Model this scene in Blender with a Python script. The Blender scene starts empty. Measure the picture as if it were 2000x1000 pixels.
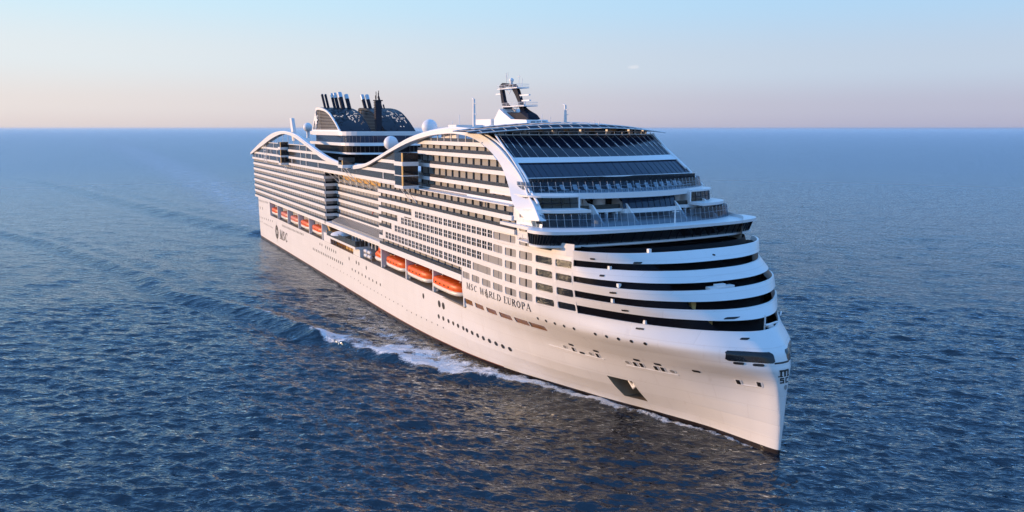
import bpy, bmesh, math, random
import numpy as np
from mathutils import Matrix, Vector

random.seed(7)
RNG = np.random.default_rng(11)
SC = bpy.context.scene
COL = SC.collection
PI = math.pi

# ---------------------------------------------------------------- camera
# world axes are the ship's: x forward (stem at 0), y to port, z up from the water; metres
CAM = (85.965, -94.061, 51.5)
RT = (0.469559, 0.882901, 0.0)
UP = (-0.140587, 0.074769, 0.987241)
FW = (-0.871636, 0.463568, -0.159232)
FPX = 1550.0
cam_d = bpy.data.cameras.new('camera')
cam = bpy.data.objects.new('camera', cam_d)
COL.objects.link(cam)
cam.matrix_world = Matrix(((RT[0], UP[0], -FW[0], CAM[0]), (RT[1], UP[1], -FW[1], CAM[1]),
                           (RT[2], UP[2], -FW[2], CAM[2]), (0, 0, 0, 1)))
cam_d.sensor_width = 36.0
cam_d.lens = 36.0 * FPX / 2000.0
cam_d.clip_start = 1.0
cam_d.clip_end = 400000.0
SC.camera = cam

# ---------------------------------------------------------------- light
SKY_GAIN = 0.90
SUN_EL = math.radians(7.0)
SUN_AFT = math.radians(34.0)            # how far aft of the starboard beam the sun stands
SUN_DIR = Vector((-math.sin(SUN_AFT) * math.cos(SUN_EL), -math.cos(SUN_AFT) * math.cos(SUN_EL), math.sin(SUN_EL)))
SUN_ROT = math.atan2(SUN_DIR.x, SUN_DIR.y)
world = bpy.data.worlds.new('World')
SC.world = world
world.use_nodes = True
wn, wl = world.node_tree.nodes, world.node_tree.links
wn.clear()
w_out = wn.new('ShaderNodeOutputWorld')
w_bg = wn.new('ShaderNodeBackground')
w_sky = wn.new('ShaderNodeTexSky')
w_sky.sky_type = 'NISHITA'
w_sky.sun_disc = False
w_sky.sun_elevation = SUN_EL
w_sky.sun_rotation = SUN_ROT
w_sky.altitude = 50
w_sky.air_density = 1.0
w_sky.dust_density = 1.0
w_sky.ozone_density = 1.0
w_bg.inputs['Strength'].default_value = 0.13
# the Nishita sky at this sun height is tinted to the pale blue evening with a pink belt low down
w_tc = wn.new('ShaderNodeTexCoord')
w_sep = wn.new('ShaderNodeSeparateXYZ')
wl.new(w_tc.outputs['Generated'], w_sep.inputs[0])


def w_ramp(stops):
    r = wn.new('ShaderNodeValToRGB')
    r.color_ramp.interpolation = 'EASE'
    while len(r.color_ramp.elements) < len(stops):
        r.color_ramp.elements.new(0.5)
    for e, (p, c) in zip(r.color_ramp.elements, stops):
        e.position = p
        e.color = (*c, 1)
    wl.new(w_sep.outputs['Z'], r.inputs[0])
    return r.outputs[0]


SKY_FAR = w_ramp(((0.0, (0.45, 0.45, 0.60)), (0.022, (0.48, 0.495, 0.64)), (0.07, (0.52, 0.62, 0.77)), (0.155, (0.42, 0.66, 0.91)), (0.25, (0.29, 0.62, 1.15)), (0.42, (0.22, 0.62, 1.42)), (0.65, (0.17, 0.48, 1.1)), (1.0, (0.16, 0.42, 0.95))))
SKY_SUN = w_ramp(((0.0, (0.76, 0.67, 0.66)), (0.025, (0.80, 0.74, 0.73)), (0.08, (0.76, 0.82, 0.86)), (0.16, (0.60, 0.84, 0.97)), (0.26, (0.40, 0.76, 1.2)), (0.42, (0.25, 0.66, 1.42)), (0.65, (0.17, 0.48, 1.1)), (1.0, (0.16, 0.42, 0.95))))
w_dot = wn.new('ShaderNodeVectorMath')
w_dot.operation = 'DOT_PRODUCT'
wl.new(w_tc.outputs['Generated'], w_dot.inputs[0])
w_dot.inputs[1].default_value = tuple(SUN_DIR)
w_map = wn.new('ShaderNodeMapRange')
w_map.interpolation_type = 'SMOOTHSTEP'
w_map.inputs[1].default_value = -0.45
w_map.inputs[2].default_value = 0.75
wl.new(w_dot.outputs['Value'], w_map.inputs[0])
w_mix = wn.new('ShaderNodeMix')
w_mix.data_type = 'RGBA'
wl.new(w_map.outputs[0], w_mix.inputs[0])
wl.new(SKY_FAR, w_mix.inputs[6])
wl.new(SKY_SUN, w_mix.inputs[7])
w_gain = wn.new('ShaderNodeVectorMath')
w_gain.operation = 'SCALE'
w_gain.inputs['Scale'].default_value = SKY_GAIN / 0.13
GAIN_IN = w_gain.inputs[0]
# one small fair-weather cloud, far off to the north-west of the ship
CL_DIR = (Vector(FW) + Vector(RT) * 0.1535 + Vector(UP) * 0.2381).normalized()
w_n = wn.new('ShaderNodeVectorMath')
w_n.operation = 'NORMALIZE'
wl.new(w_tc.outputs['Generated'], w_n.inputs[0])


def w_math(op, a, b):
    q = wn.new('ShaderNodeMath')
    q.operation = op
    for i, v in enumerate((a, b)):
        if isinstance(v, (int, float)):
            q.inputs[i].default_value = v
        else:
            wl.new(v, q.inputs[i])
    return q.outputs[0]


def w_off(axis, size):
    d = wn.new('ShaderNodeVectorMath')
    d.operation = 'DOT_PRODUCT'
    wl.new(w_n.outputs[0], d.inputs[0])
    d.inputs[1].default_value = axis
    q = w_math('DIVIDE', w_math('SUBTRACT', d.outputs['Value'], CL_DIR.dot(Vector(axis))), size)
    return w_math('MULTIPLY', q, q)


w_ns = wn.new('ShaderNodeTexNoise')
w_ns.inputs['Scale'].default_value = 260.0
w_ns.inputs['Detail'].default_value = 5
wl.new(w_n.outputs[0], w_ns.inputs[0])
w_r2 = w_math('ADD', w_math('ADD', w_off(RT, 0.0075), w_off((0, 0, 1), 0.0028)), w_math('MULTIPLY', w_ns.outputs['Fac'], 1.6))
w_msk = wn.new('ShaderNodeMapRange')
w_msk.inputs[1].default_value = 1.9
w_msk.inputs[2].default_value = 0.7
w_msk.inputs[3].default_value = 0.0
w_msk.inputs[4].default_value = 0.55
wl.new(w_r2, w_msk.inputs[0])
w_front = wn.new('ShaderNodeVectorMath')
w_front.operation = 'DOT_PRODUCT'
wl.new(w_n.outputs[0], w_front.inputs[0])
w_front.inputs[1].default_value = tuple(CL_DIR)
w_cl = wn.new('ShaderNodeMix')
w_cl.data_type = 'RGBA'
wl.new(w_math('MULTIPLY', w_msk.outputs[0], w_math('GREATER_THAN', w_front.outputs['Value'], 0.5)), w_cl.inputs[0])
wl.new(w_mix.outputs[2], w_cl.inputs[6])
w_cl.inputs[7].default_value = (0.84, 0.83, 0.88, 1)
wl.new(w_cl.outputs[2], GAIN_IN)
w_fin = wn.new('ShaderNodeMix')
w_fin.data_type = 'RGBA'
w_fin.inputs[0].default_value = 0.94
wl.new(w_sky.outputs[0], w_fin.inputs[6])
wl.new(w_gain.outputs[0], w_fin.inputs[7])
wl.new(w_fin.outputs[2], w_bg.inputs[0])
wl.new(w_bg.outputs[0], w_out.inputs[0])

sun_d = bpy.data.lights.new('sun', 'SUN')
sun_d.energy = 3.9
sun_d.angle = math.radians(0.5)
sun_d.color = (1.0, 0.64, 0.38)
sun = bpy.data.objects.new('sun', sun_d)
COL.objects.link(sun)
sun.rotation_euler = SUN_DIR.to_track_quat('Z', 'Y').to_euler()
sun.location = (0, -200, 200)

SC.view_settings.view_transform = 'Standard'
SC.view_settings.look = 'None'
SC.view_settings.exposure = 0.22
SC.view_settings.gamma = 1.0
SC.view_settings.use_curve_mapping = False
SC.cycles.max_bounces = 6
SC.cycles.glossy_bounces = 4
SC.cycles.transparent_max_bounces = 32
SC.cycles.caustics_reflective = False
SC.cycles.caustics_refractive = False


# ---------------------------------------------------------------- helpers
def onY(u, v, y):
    """point of the plane y = const that the photograph shows at (u, v): used to read off sizes along the ship's side"""
    d = [RT[i] * (u - 1000) / FPX - UP[i] * (v - 500) / FPX + FW[i] for i in range(3)]
    t = (y - CAM[1]) / d[1]
    return CAM[0] + d[0] * t, CAM[2] + d[2] * t


def onYs(pts, y):
    return [onY(u, v, y) for u, v in pts]


def material(name, col, rough=0.5, metal=0.0, spec=0.5, var=0.0, vscale=0.5, bump=0.0, bscale=1.0, coat=0.0, streak=False):
    m = bpy.data.materials.new(name)
    m.use_nodes = True
    n, l = m.node_tree.nodes, m.node_tree.links
    b = n['Principled BSDF']
    b.inputs['Base Color'].default_value = (*col, 1)
    b.inputs['Roughness'].default_value = rough
    b.inputs['Metallic'].default_value = metal
    b.inputs['Specular IOR Level'].default_value = spec
    b.inputs['Coat Weight'].default_value = coat
    tc = n.new('ShaderNodeTexCoord')
    if var:
        mp = n.new('ShaderNodeMapping')
        mp.inputs['Scale'].default_value = (1, 1, 0.12) if streak else (1, 1, 1)
        tx = n.new('ShaderNodeTexNoise')
        tx.inputs['Scale'].default_value = vscale
        tx.inputs['Detail'].default_value = 5
        l.new(tc.outputs['Object'], mp.inputs[0])
        l.new(mp.outputs[0], tx.inputs[0])
        mx = n.new('ShaderNodeMix')
        mx.data_type = 'RGBA'
        mx.inputs[6].default_value = (*[max(0, c * (1 - var)) for c in col], 1)
        mx.inputs[7].default_value = (*[min(1, c * (1 + var)) for c in col], 1)
        l.new(tx.outputs['Fac'], mx.inputs[0])
        l.new(mx.outputs[2], b.inputs['Base Color'])
    if bump:
        t2 = n.new('ShaderNodeTexNoise')
        t2.inputs['Scale'].default_value = bscale
        t2.inputs['Detail'].default_value = 2
        l.new(tc.outputs['Object'], t2.inputs[0])
        bp = n.new('ShaderNodeBump')
        bp.inputs['Strength'].default_value = bump
        bp.inputs['Distance'].default_value = 0.1
        l.new(t2.outputs['Fac'], bp.inputs['Height'])
        l.new(bp.outputs[0], b.inputs['Normal'])
    return m


M = {}
M['white'] = material('white_paint', (0.80, 0.79, 0.78), 0.38, var=0.035, vscale=0.35, bump=0.25, bscale=0.35, streak=True)
M['trim'] = material('white_trim', (0.82, 0.81, 0.80), 0.45, var=0.03, vscale=1.5)
M['deck'] = material('deck_floor', (0.22, 0.19, 0.16), 0.7, var=0.2, vscale=1.0)
M['dark_glass'] = material('dark_glass', (0.012, 0.014, 0.018), 0.06, spec=0.5, var=0.5, vscale=0.3)
M['navy_glass'] = material('navy_glass', (0.012, 0.024, 0.05), 0.10, spec=0.5, var=0.3, vscale=0.4)
M['gallery'] = material('gallery_glass', (0.055, 0.055, 0.05), 0.15, spec=0.3, var=0.3, vscale=0.5)
M['rail_glass'] = material('balustrade_glass', (0.055, 0.05, 0.045), 0.15, spec=0.5, var=0.15, vscale=0.3)
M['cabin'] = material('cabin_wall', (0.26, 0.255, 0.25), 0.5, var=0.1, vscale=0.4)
M['smoke'] = material('smoked_glass', (0.006, 0.006, 0.009), 0.3, spec=0.05)
M['night_glass'] = material('tinted_glass', (0.006, 0.010, 0.022), 0.12, spec=0.22, var=0.3, vscale=0.4)
M['pane'] = material('cabin_pane', (0.020, 0.022, 0.018), 0.3, spec=0.08, var=0.5, vscale=0.4)
M['canopy'] = material('canopy_glass', (0.012, 0.022, 0.042), 0.6, spec=0.06, var=0.2)
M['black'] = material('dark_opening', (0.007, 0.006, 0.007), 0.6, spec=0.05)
M['navy'] = material('navy_paint', (0.007, 0.011, 0.024), 0.6, spec=0.15, var=0.2)
M['navy_metal'] = material('funnel_lattice', (0.008, 0.011, 0.022), 0.45, spec=0.25, var=0.2)
M['orange'] = material('orange_canopy', (0.82, 0.13, 0.014), 0.4, spec=0.3, var=0.06, vscale=1.5)
M['salmon'] = material('salmon_canopy', (0.72, 0.20, 0.12), 0.4, spec=0.3, var=0.06, vscale=1.5)
M['boat_white'] = material('boat_white', (0.74, 0.70, 0.62), 0.35, var=0.05)
M['boot'] = material('boot_topping', (0.020, 0.014, 0.014), 0.4, var=0.3)
M['red'] = material('red_oxide', (0.22, 0.06, 0.035), 0.5, var=0.2)
M['bronze'] = material('bronze_glass', (0.22, 0.10, 0.02), 0.12, spec=0.6, var=0.3, vscale=0.3)
M['ink'] = material('black_lettering', (0.012, 0.010, 0.010), 0.5)
M['steel'] = material('brushed_steel', (0.55, 0.55, 0.56), 0.3, metal=0.9)
M['grey'] = material('grey_paint', (0.30, 0.29, 0.28), 0.5, var=0.15)
M['radome'] = material('radome', (0.78, 0.78, 0.79), 0.5, var=0.02)
M['amber'] = material('amber_and_sun_gold', (0.55, 0.34, 0.10), 0.5, var=0.2)  # also serves as painted sun gold under the gallery and on lift corners
M['ribs'] = material('ribbed_glazing', (0.30, 0.29, 0.27), 0.25, var=0.15, vscale=2.0)
M['wood'] = material('wood_soffit', (0.30, 0.13, 0.04), 0.5, var=0.3)


def plated(name, col):
    """white hull paint: faint welded seams, slight unevenness and weather streaks"""
    m = material(name, col, 0.36, var=0.05, vscale=0.30, streak=True)
    n, l = m.node_tree.nodes, m.node_tree.links
    b = n['Principled BSDF']
    src = b.inputs['Base Color'].links[0].from_socket
    geo = n.new('ShaderNodeNewGeometry')
    sep = n.new('ShaderNodeSeparateXYZ')
    l.new(geo.outputs['Position'], sep.inputs[0])
    cmb = n.new('ShaderNodeCombineXYZ')
    l.new(sep.outputs['X'], cmb.inputs[0])
    l.new(sep.outputs['Z'], cmb.inputs[1])
    br_ = n.new('ShaderNodeTexBrick')
    br_.inputs['Scale'].default_value = 1.0
    br_.inputs['Brick Width'].default_value = 9.5
    br_.inputs['Row Height'].default_value = 2.45
    br_.inputs['Mortar Size'].default_value = 0.045
    br_.inputs['Mortar Smooth'].default_value = 0.6
    br_.inputs['Color1'].default_value = (1, 1, 1, 1)
    br_.inputs['Color2'].default_value = (0.965, 0.965, 0.96, 1)
    br_.inputs['Mortar'].default_value = (0.89, 0.875, 0.86, 1)
    l.new(cmb.outputs[0], br_.inputs[0])
    mx = n.new('ShaderNodeMix')
    mx.data_type = 'RGBA'
    mx.blend_type = 'MULTIPLY'
    mx.inputs[0].default_value = 1.0
    l.new(src, mx.inputs[6])
    l.new(br_.outputs['Color'], mx.inputs[7])
    # thin rust-brown runs
    mp = n.new('ShaderNodeMapping')
    mp.inputs['Scale'].default_value = (0.9, 0.9, 0.05)
    l.new(geo.outputs['Position'], mp.inputs[0])
    ns = n.new('ShaderNodeTexNoise')
    ns.inputs['Scale'].default_value = 1.0
    ns.inputs['Detail'].default_value = 3
    l.new(mp.outputs[0], ns.inputs[0])
    mr = n.new('ShaderNodeMapRange')
    mr.inputs[1].default_value = 0.64
    mr.inputs[2].default_value = 0.80
    mr.inputs[4].default_value = 0.16
    l.new(ns.outputs['Fac'], mr.inputs[0])
    m2 = n.new('ShaderNodeMix')
    m2.data_type = 'RGBA'
    m2.inputs[7].default_value = (0.42, 0.30, 0.20, 1)
    l.new(mr.outputs[0], m2.inputs[0])
    l.new(mx.outputs[2], m2.inputs[6])
    l.new(m2.outputs[2], b.inputs['Base Color'])
    bp = n.new('ShaderNodeBump')
    bp.inputs['Strength'].default_value = 0.35
    bp.inputs['Distance'].default_value = 0.05
    l.new(br_.outputs['Fac'], bp.inputs['Height'])
    bp.invert = True
    l.new(bp.outputs[0], b.inputs['Normal'])
    return m


def see_through(name, col, clear, rough=0.1):
    m = material(name, col, rough, spec=0.4)
    n, l = m.node_tree.nodes, m.node_tree.links
    t = n.new('ShaderNodeBsdfTransparent')
    t.inputs[0].default_value = (0.55, 0.68, 0.80, 1)
    x = n.new('ShaderNodeMixShader')
    x.inputs[0].default_value = clear
    l.new(n['Principled BSDF'].outputs[0], x.inputs[1])
    l.new(t.outputs[0], x.inputs[2])
    l.new(x.outputs[0], n['Material Output'].inputs['Surface'])
    return m


M['screen'] = see_through('screen_glass', (0.012, 0.022, 0.042), 0.5)
M['wing_glass'] = see_through('wing_glass', (0.05, 0.045, 0.035), 0.45)
M['hull'] = plated('hull_paint', (0.80, 0.78, 0.76))


class MB:
    """collects faces that become one mesh object"""

    def __init__(s):
        s.v, s.f, s.sm = [], [], []

    def add(s, vs, fs, smooth=False):
        o = len(s.v)
        s.v += [tuple(map(float, p)) for p in vs]
        for f in fs:
            s.f.append(tuple(i + o for i in f))
            s.sm.append(smooth)
        return s

    def poly(s, pts):
        return s.add(pts, [tuple(range(len(pts)))])

    def box(s, x0, x1, y0, y1, z0, z1):
        return s.add([(x, y, z) for z in (z0, z1) for y in (y0, y1) for x in (x0, x1)],
                     [(0, 2, 3, 1), (4, 5, 7, 6), (0, 1, 5, 4), (2, 6, 7, 3), (0, 4, 6, 2), (1, 3, 7, 5)])

    def prism(s, pts, y0, y1):
        """outline in x-z, pushed from y0 to y1"""
        n = len(pts)
        s.add([(x, y0, z) for x, z in pts] + [(x, y1, z) for x, z in pts],
              [tuple(range(n)), tuple(range(2 * n - 1, n - 1, -1))] + [(i, (i + 1) % n, n + (i + 1) % n, n + i) for i in range(n)])
        return s

    def prism_z(s, pts, z0, z1):
        n = len(pts)
        s.add([(x, y, z0) for x, y in pts] + [(x, y, z1) for x, y in pts],
              [tuple(range(n)), tuple(range(2 * n - 1, n - 1, -1))] + [(i, (i + 1) % n, n + (i + 1) % n, n + i) for i in range(n)])
        return s

    def ribbon(s, a, b, y0, y1):
        """band between two x-z curves of equal length, with thickness in y"""
        n = len(a)
        vs = [(x, y0, z) for x, z in a] + [(x, y0, z) for x, z in b] + [(x, y1, z) for x, z in a] + [(x, y1, z) for x, z in b]
        fs = []
        for i in range(n - 1):
            fs += [(i, i + 1, n + i + 1, n + i), (2 * n + i, 3 * n + i, 3 * n + i + 1, 2 * n + i + 1),
                   (i, 2 * n + i, 2 * n + i + 1, i + 1), (n + i, n + i + 1, 3 * n + i + 1, 3 * n + i)]
        fs += [(0, n, 3 * n, 2 * n), (n - 1, 3 * n - 1, 4 * n - 1, 2 * n - 1)]
        return s.add(vs, fs)

    def loft(s, rings, closed=True, smooth=True, caps=True):
        n = len(rings[0])
        vs = [p for r in rings for p in r]
        fs = []
        for k in range(len(rings) - 1):
            for i in range(n if closed else n - 1):
                j = (i + 1) % n
                fs.append((k * n + i, k * n + j, (k + 1) * n + j, (k + 1) * n + i))
        s.add(vs, fs, smooth)
        if caps and closed:
            s.add(rings[0], [tuple(range(n))][::1])
            s.add(rings[-1], [tuple(range(n))])
        return s

    def tube(s, path, r, n=6, smooth=True):
        path = [Vector(p) for p in path]
        rings = []
        for i, p in enumerate(path):
            d = (path[min(i + 1, len(path) - 1)] - path[max(i - 1, 0)]).normalized()
            a = d.orthogonal().normalized() if abs(d.z) > 0.95 else d.cross(Vector((0, 0, 1))).normalized()
            b = d.cross(a)
            rr = r[i] if isinstance(r, (list, tuple)) else r
            rings.append([tuple(p + (a * math.cos(2 * PI * k / n) + b * math.sin(2 * PI * k / n)) * rr) for k in range(n)])
        return s.loft(rings, True, smooth)

    def lathe(s, c, prof, n=24, smooth=True):
        rings = [[(c[0] + r * math.cos(2 * PI * k / n), c[1] + r * math.sin(2 * PI * k / n), c[2] + z) for k in range(n)] for r, z in prof]
        return s.loft(rings, True, smooth)

    def build(s, name, mat, parent=None, label=None):
        me = bpy.data.meshes.new(name)
        me.from_pydata(s.v, [], s.f)
        me.polygons.foreach_set('use_smooth', s.sm)
        me.update()
        me.materials.append(M[mat] if isinstance(mat, str) else mat)
        bm = bmesh.new()
        bm.from_mesh(me)
        bmesh.ops.recalc_face_normals(bm, faces=bm.faces)
        bm.to_mesh(me)
        bm.free()
        o = bpy.data.objects.new(name, me)
        COL.objects.link(o)
        if parent:
            o.parent = parent
        if label:
            o['label'] = label
        return o


def tag(o, label=None, cat=None, group=None, kind=None):
    for k, v in (('label', label), ('category', cat), ('group', group), ('kind', kind)):
        if v:
            o[k] = v
    return o


def empty(name, loc=(0, 0, 0)):
    o = bpy.data.objects.new(name, None)
    o.location = loc
    o.empty_display_size = 2
    COL.objects.link(o)
    return o


def many(name, mbs, mat, parent, limit=100):
    """up to `limit` parts as meshes of their own (mbs sorted, largest in the picture first), the rest as one"""
    out = [b.build(name, mat, parent) for b in mbs[:limit]]
    rest = MB()
    for b in mbs[limit:]:
        rest.add(b.v, b.f)
    if rest.f:
        o = rest.build(name, mat, parent)
        o['kind'] = 'stuff'
    return out


def pchip(xs, ys):
    xs, ys = np.asarray(xs, float), np.asarray(ys, float)
    h = np.diff(xs)
    d = np.diff(ys) / h
    m = np.zeros_like(xs)
    for i in range(1, len(xs) - 1):
        if d[i - 1] * d[i] > 0:
            w1, w2 = 2 * h[i] + h[i - 1], h[i] + 2 * h[i - 1]
            m[i] = (w1 + w2) / (w1 / d[i - 1] + w2 / d[i])
    m[0], m[-1] = d[0], d[-1]

    def f(x):
        i = int(np.clip(np.searchsorted(xs, x) - 1, 0, len(xs) - 2))
        t = min(max((x - xs[i]) / h[i], 0), 1)
        return ((1 + 2 * t) * (1 - t) ** 2 * ys[i] + t * (1 - t) ** 2 * h[i] * m[i] + t * t * (3 - 2 * t) * ys[i + 1] + t * t * (t - 1) * h[i] * m[i + 1])
    return f


def smooth_curve(pts, k=6):
    """Catmull-Rom through 2-D points"""
    p = [np.array(q, float) for q in pts]
    p = [2 * p[0] - p[1]] + p + [2 * p[-1] - p[-2]]
    out = []
    for i in range(1, len(p) - 2):
        for j in range(k):
            t = j / k
            out.append(tuple(0.5 * (2 * p[i] + (p[i + 1] - p[i - 1]) * t + (2 * p[i - 1] - 5 * p[i] + 4 * p[i + 1] - p[i + 2]) * t * t
                                    + (3 * p[i] - p[i - 1] - 3 * p[i + 1] + p[i + 2]) * t ** 3)))
    out.append(tuple(p[-2]))
    return out


def resample(pts, n):
    p = np.array(pts, float)
    s = np.concatenate([[0], np.cumsum(np.hypot(*np.diff(p, axis=0).T))])
    q = np.linspace(0, s[-1], n)
    return list(zip(np.interp(q, s, p[:, 0]), np.interp(q, s, p[:, 1])))


# ---------------------------------------------------------------- the sea
def sea_heights(X, Y, spacing):
    """wind sea: a sum of peaked wave trains; trains too short for the local mesh are left to the bump and the roughness"""
    Z = np.zeros_like(X)
    rng = np.random.default_rng(5)
    n = 130
    lam = np.exp(rng.uniform(math.log(0.85), math.log(8.5), n))
    lam[:10] = rng.uniform(14, 40, 10)
    base = math.atan2(FW[1], FW[0]) + math.radians(-7)
    ang = base + rng.normal(0, 0.40, n)
    ph = rng.uniform(0, 2 * PI, n)
    for L, a, p in zip(lam, ang, ph):
        k = 2 * PI / L
        slope = 0.046 * min(1.0, (2.4 / L) ** 0.7)
        amp = slope / k * np.clip(L / (spacing * 2.3) - 1.0, 0, 1)
        if amp.max() <= 0:
            continue
        th = k * (X * math.cos(a) + Y * math.sin(a)) + p
        sn = np.sin(th)
        Z += amp * (sn - 0.30 * np.cos(2 * th))
    return Z


def seg_dist(X, Y, line):
    """distance to a polyline, position along it (0..1) and the signed side"""
    best = np.full(X.shape, 1e9)
    par = np.zeros(X.shape)
    side = np.zeros(X.shape)
    p = np.array(line, float)
    L = np.concatenate([[0], np.cumsum(np.hypot(*np.diff(p, axis=0).T))])
    for i in range(len(p) - 1):
        d = p[i + 1] - p[i]
        l2 = d @ d
        t = np.clip(((X - p[i][0]) * d[0] + (Y - p[i][1]) * d[1]) / l2, 0, 1)
        qx, qy = p[i][0] + d[0] * t, p[i][1] + d[1] * t
        r = np.hypot(X - qx, Y - qy)
        m = r < best
        best = np.where(m, r, best)
        par = np.where(m, (L[i] + t * math.sqrt(l2)) / L[-1], par)
        side = np.where(m, np.sign(d[0] * (Y - qy) - d[1] * (X - qx)), side)
    return best, par, side


BOW_WAVE = [(-24, -6.5), (-33, -11), (-44, -15.5), (-52, -21), (-62, -27.5), (-72, -32.5), (-80, -35), (-90, -39.5), (-99, -43.5), (-107, -46), (-122, -50)]
CREST = [(-107, -46), (-136, -53), (-155, -61), (-181, -73), (-221, -80), (-255, -90), (-329, -112), (-386, -136), (-520, -185)]
STERN_CREST = [(-322, -20), (-343, -24), (-464, -55), (-591, -82), (-753, -119), (-982, -182)]


def build_sea():
    cx, cy = CAM[0], CAM[1]
    rr = [0.0, 15.0, 30.0, 45.0, 58.0]
    r = 66.0
    while r < 2200:
        rr.append(r)
        r *= 1.0027 if r < 260 else 1.0048
    while r < 150000:
        rr.append(r)
        r *= 1.045
    rr.append(150000.0)
    rr = np.array(rr)
    mid = math.atan2(FW[1], FW[0])
    fine = np.linspace(-math.radians(38), math.radians(38), 740)
    coarse = np.linspace(math.radians(38), 2 * PI - math.radians(38), 76)[1:-1]
    th = np.concatenate([fine, coarse]) + mid
    R, T = np.meshgrid(rr[1:], th, indexing='ij')
    X, Y = cx + R * np.cos(T), cy + R * np.sin(T)
    dth = np.where(np.arange(len(th)) < 740, math.radians(76) / 740, 0.07)[None, :]
    sp = np.maximum(R * np.where(R < 260, 0.0027, 0.0048), R * dth)
    Z = sea_heights(X, Y, sp)
    ins = np.abs(Y) < 20
    # ridges of the ship's own waves
    foam = np.zeros_like(X)

    def ridge(line, h, w, off):
        d, t, s = seg_dist(X, Y, line)
        sd = d * s + off
        return h(t) * np.exp(-(sd / w) ** 2), t, sd
    d, t, s = seg_dist(X, Y, BOW_WAVE)
    sd = d * s                                # positive towards the hull is decided below
    tow = -sd                                 # outer side negative
    amp = np.interp(t, [0, 0.15, 0.5, 0.8, 1], [0.3, 1.0, 1.5, 1.1, 0.4])
    amp = amp * (0.75 + 0.35 * np.sin(X * 0.21) + 0.2 * np.sin(X * 0.53 + 1.3))
    Z += amp * 0.8 * np.exp(-(d / 2.2) ** 2) - 0.3 * amp * np.exp(-((tow + 5.5) / 3.0) ** 2) * (d < 30)
    wid = np.interp(t, [0, 0.1, 0.3, 0.5, 0.62, 0.75, 0.85, 1], [0.6, 1.4, 2.8, 4.6, 5.4, 3.8, 3.4, 0.9])
    wid = wid * (1 + 0.35 * np.sin(X * 0.55 + Y * 0.4) + 0.25 * np.sin(X * 1.3 - Y * 0.9 + 1.0))
    hgt = np.interp(t, [0, 0.08, 0.5, 0.66, 0.72, 0.85, 1], [0.6, 0.95, 1.08, 1.05, 0.75, 1.0, 0.0])
    inner = np.where(tow > 0, np.exp(-(d / (wid * 2.0)) ** 3), np.exp(-(d / (wid * 0.35 + 0.3)) ** 2))
    foam = np.maximum(foam, hgt * inner)
    # churned strip between that wave and the hull, fading aft
    hb = np.interp(X, [-330, -144, -104, -76, -58, -44, -32, -21, -10, 0], [23, 23.8, 23, 21, 17.5, 13, 9.2, 5.4, 2.0, 0.0])
    off = -Y - hb
    band = np.interp(X, [-230, -170, -110, -70, -45, -25, -8, 0], [0, 0.40, 0.62, 0.80, 0.86, 0.86, 0.85, 0.5])
    wout = np.interp(X, [-200, -130, -90, -70, -45, -25, 0], [14, 17, 15, 9, 4.0, 2.0, 0.8])
    foam = np.maximum(foam, band * np.exp(-((off - wout * 0.5) / (wout * 0.6 + 0.3)) ** 2) * (off > -2))
    for line, h, w, f in ((CREST, 1.1, 3.0, 0.0), (STERN_CREST, 1.5, 6.0, 0.0)):
        d, t, s = seg_dist(X, Y, line)
        fade = np.interp(t, [0, 0.7, 1], [1, 0.8, 0])
        Z += fade * h * (np.exp(-(d / w) ** 2) - 0.6 * np.exp(-((d * -s + w * 2.0) / w) ** 2) * (d < 40))
        Z += 0.5 * fade * h * np.exp(-((d * -s - w * 3.6) / w) ** 2) * (d < 40)
    for (fx, fy, fl, fv) in ((-136, -53, 3.5, 0.95), (-143, -54, 2.0, 0.7), (-155, -61, 3.0, 0.6), (-181, -72, 3.5, 0.75), (-221, -80, 2.5, 0.5),
                             (-255, -90, 3.5, 0.75), (-330, -21, 7, 0.6), (-343, -24, 7, 0.85), (-352, -26, 6, 0.6), (-128, -50, 4, 0.85), (-120, -49, 4, 0.75)):
        u = ((X - fx) * 0.93 + (Y - fy) * 0.36) / fl
        v = (-(X - fx) * 0.36 + (Y - fy) * 0.93) / (fl * 0.32)
        foam = np.maximum(foam, fv * np.exp(-u * u - v * v))
    # turbulent wake astern
    wc = np.interp(-X, [318, 1000, 3000], [1, 4, -6])
    ww = np.interp(-X, [318, 500, 900, 3000, 9000], [20, 24, 30, 55, 90])
    wk = np.exp(-(np.abs(Y - wc) / ww) ** 2.6) * np.interp(-X, [314, 330, 700, 2200, 5000], [0, 1, 1.0, 0.8, 0])
    Z *= 1 - 0.25 * wk
    Z = np.where(R > 6000, 0, Z)
    verts = np.stack([X, Y, Z], -1).reshape(-1, 3)
    nr, nt = X.shape
    idx = np.arange(nr * nt).reshape(nr, nt)
    a = idx[:-1, :]
    b = idx[1:, :]
    quads = np.stack([a, b, np.roll(b, -1, 1), np.roll(a, -1, 1)], -1).reshape(-1, 4)
    cen = len(verts)
    verts = np.concatenate([verts, [[cx, cy, 0]]])
    tris = np.stack([np.full(nt, cen), idx[0], np.roll(idx[0], -1)], -1)
    me = bpy.data.meshes.new('sea')
    nv, nq, ntri = len(verts), len(quads), len(tris)
    me.vertices.add(nv)
    me.vertices.foreach_set('co', verts.astype(np.float32).ravel())
    me.loops.add(nq * 4 + ntri * 3)
    me.loops.foreach_set('vertex_index', np.concatenate([quads.ravel(), tris.ravel()]).astype(np.int32))
    me.polygons.add(nq + ntri)
    starts = np.concatenate([np.arange(nq) * 4, nq * 4 + np.arange(ntri) * 3]).astype(np.int32)
    me.polygons.foreach_set('loop_start', starts)
    me.polygons.foreach_set('use_smooth', np.ones(nq + ntri, bool))
    me.update(calc_edges=True)
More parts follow.
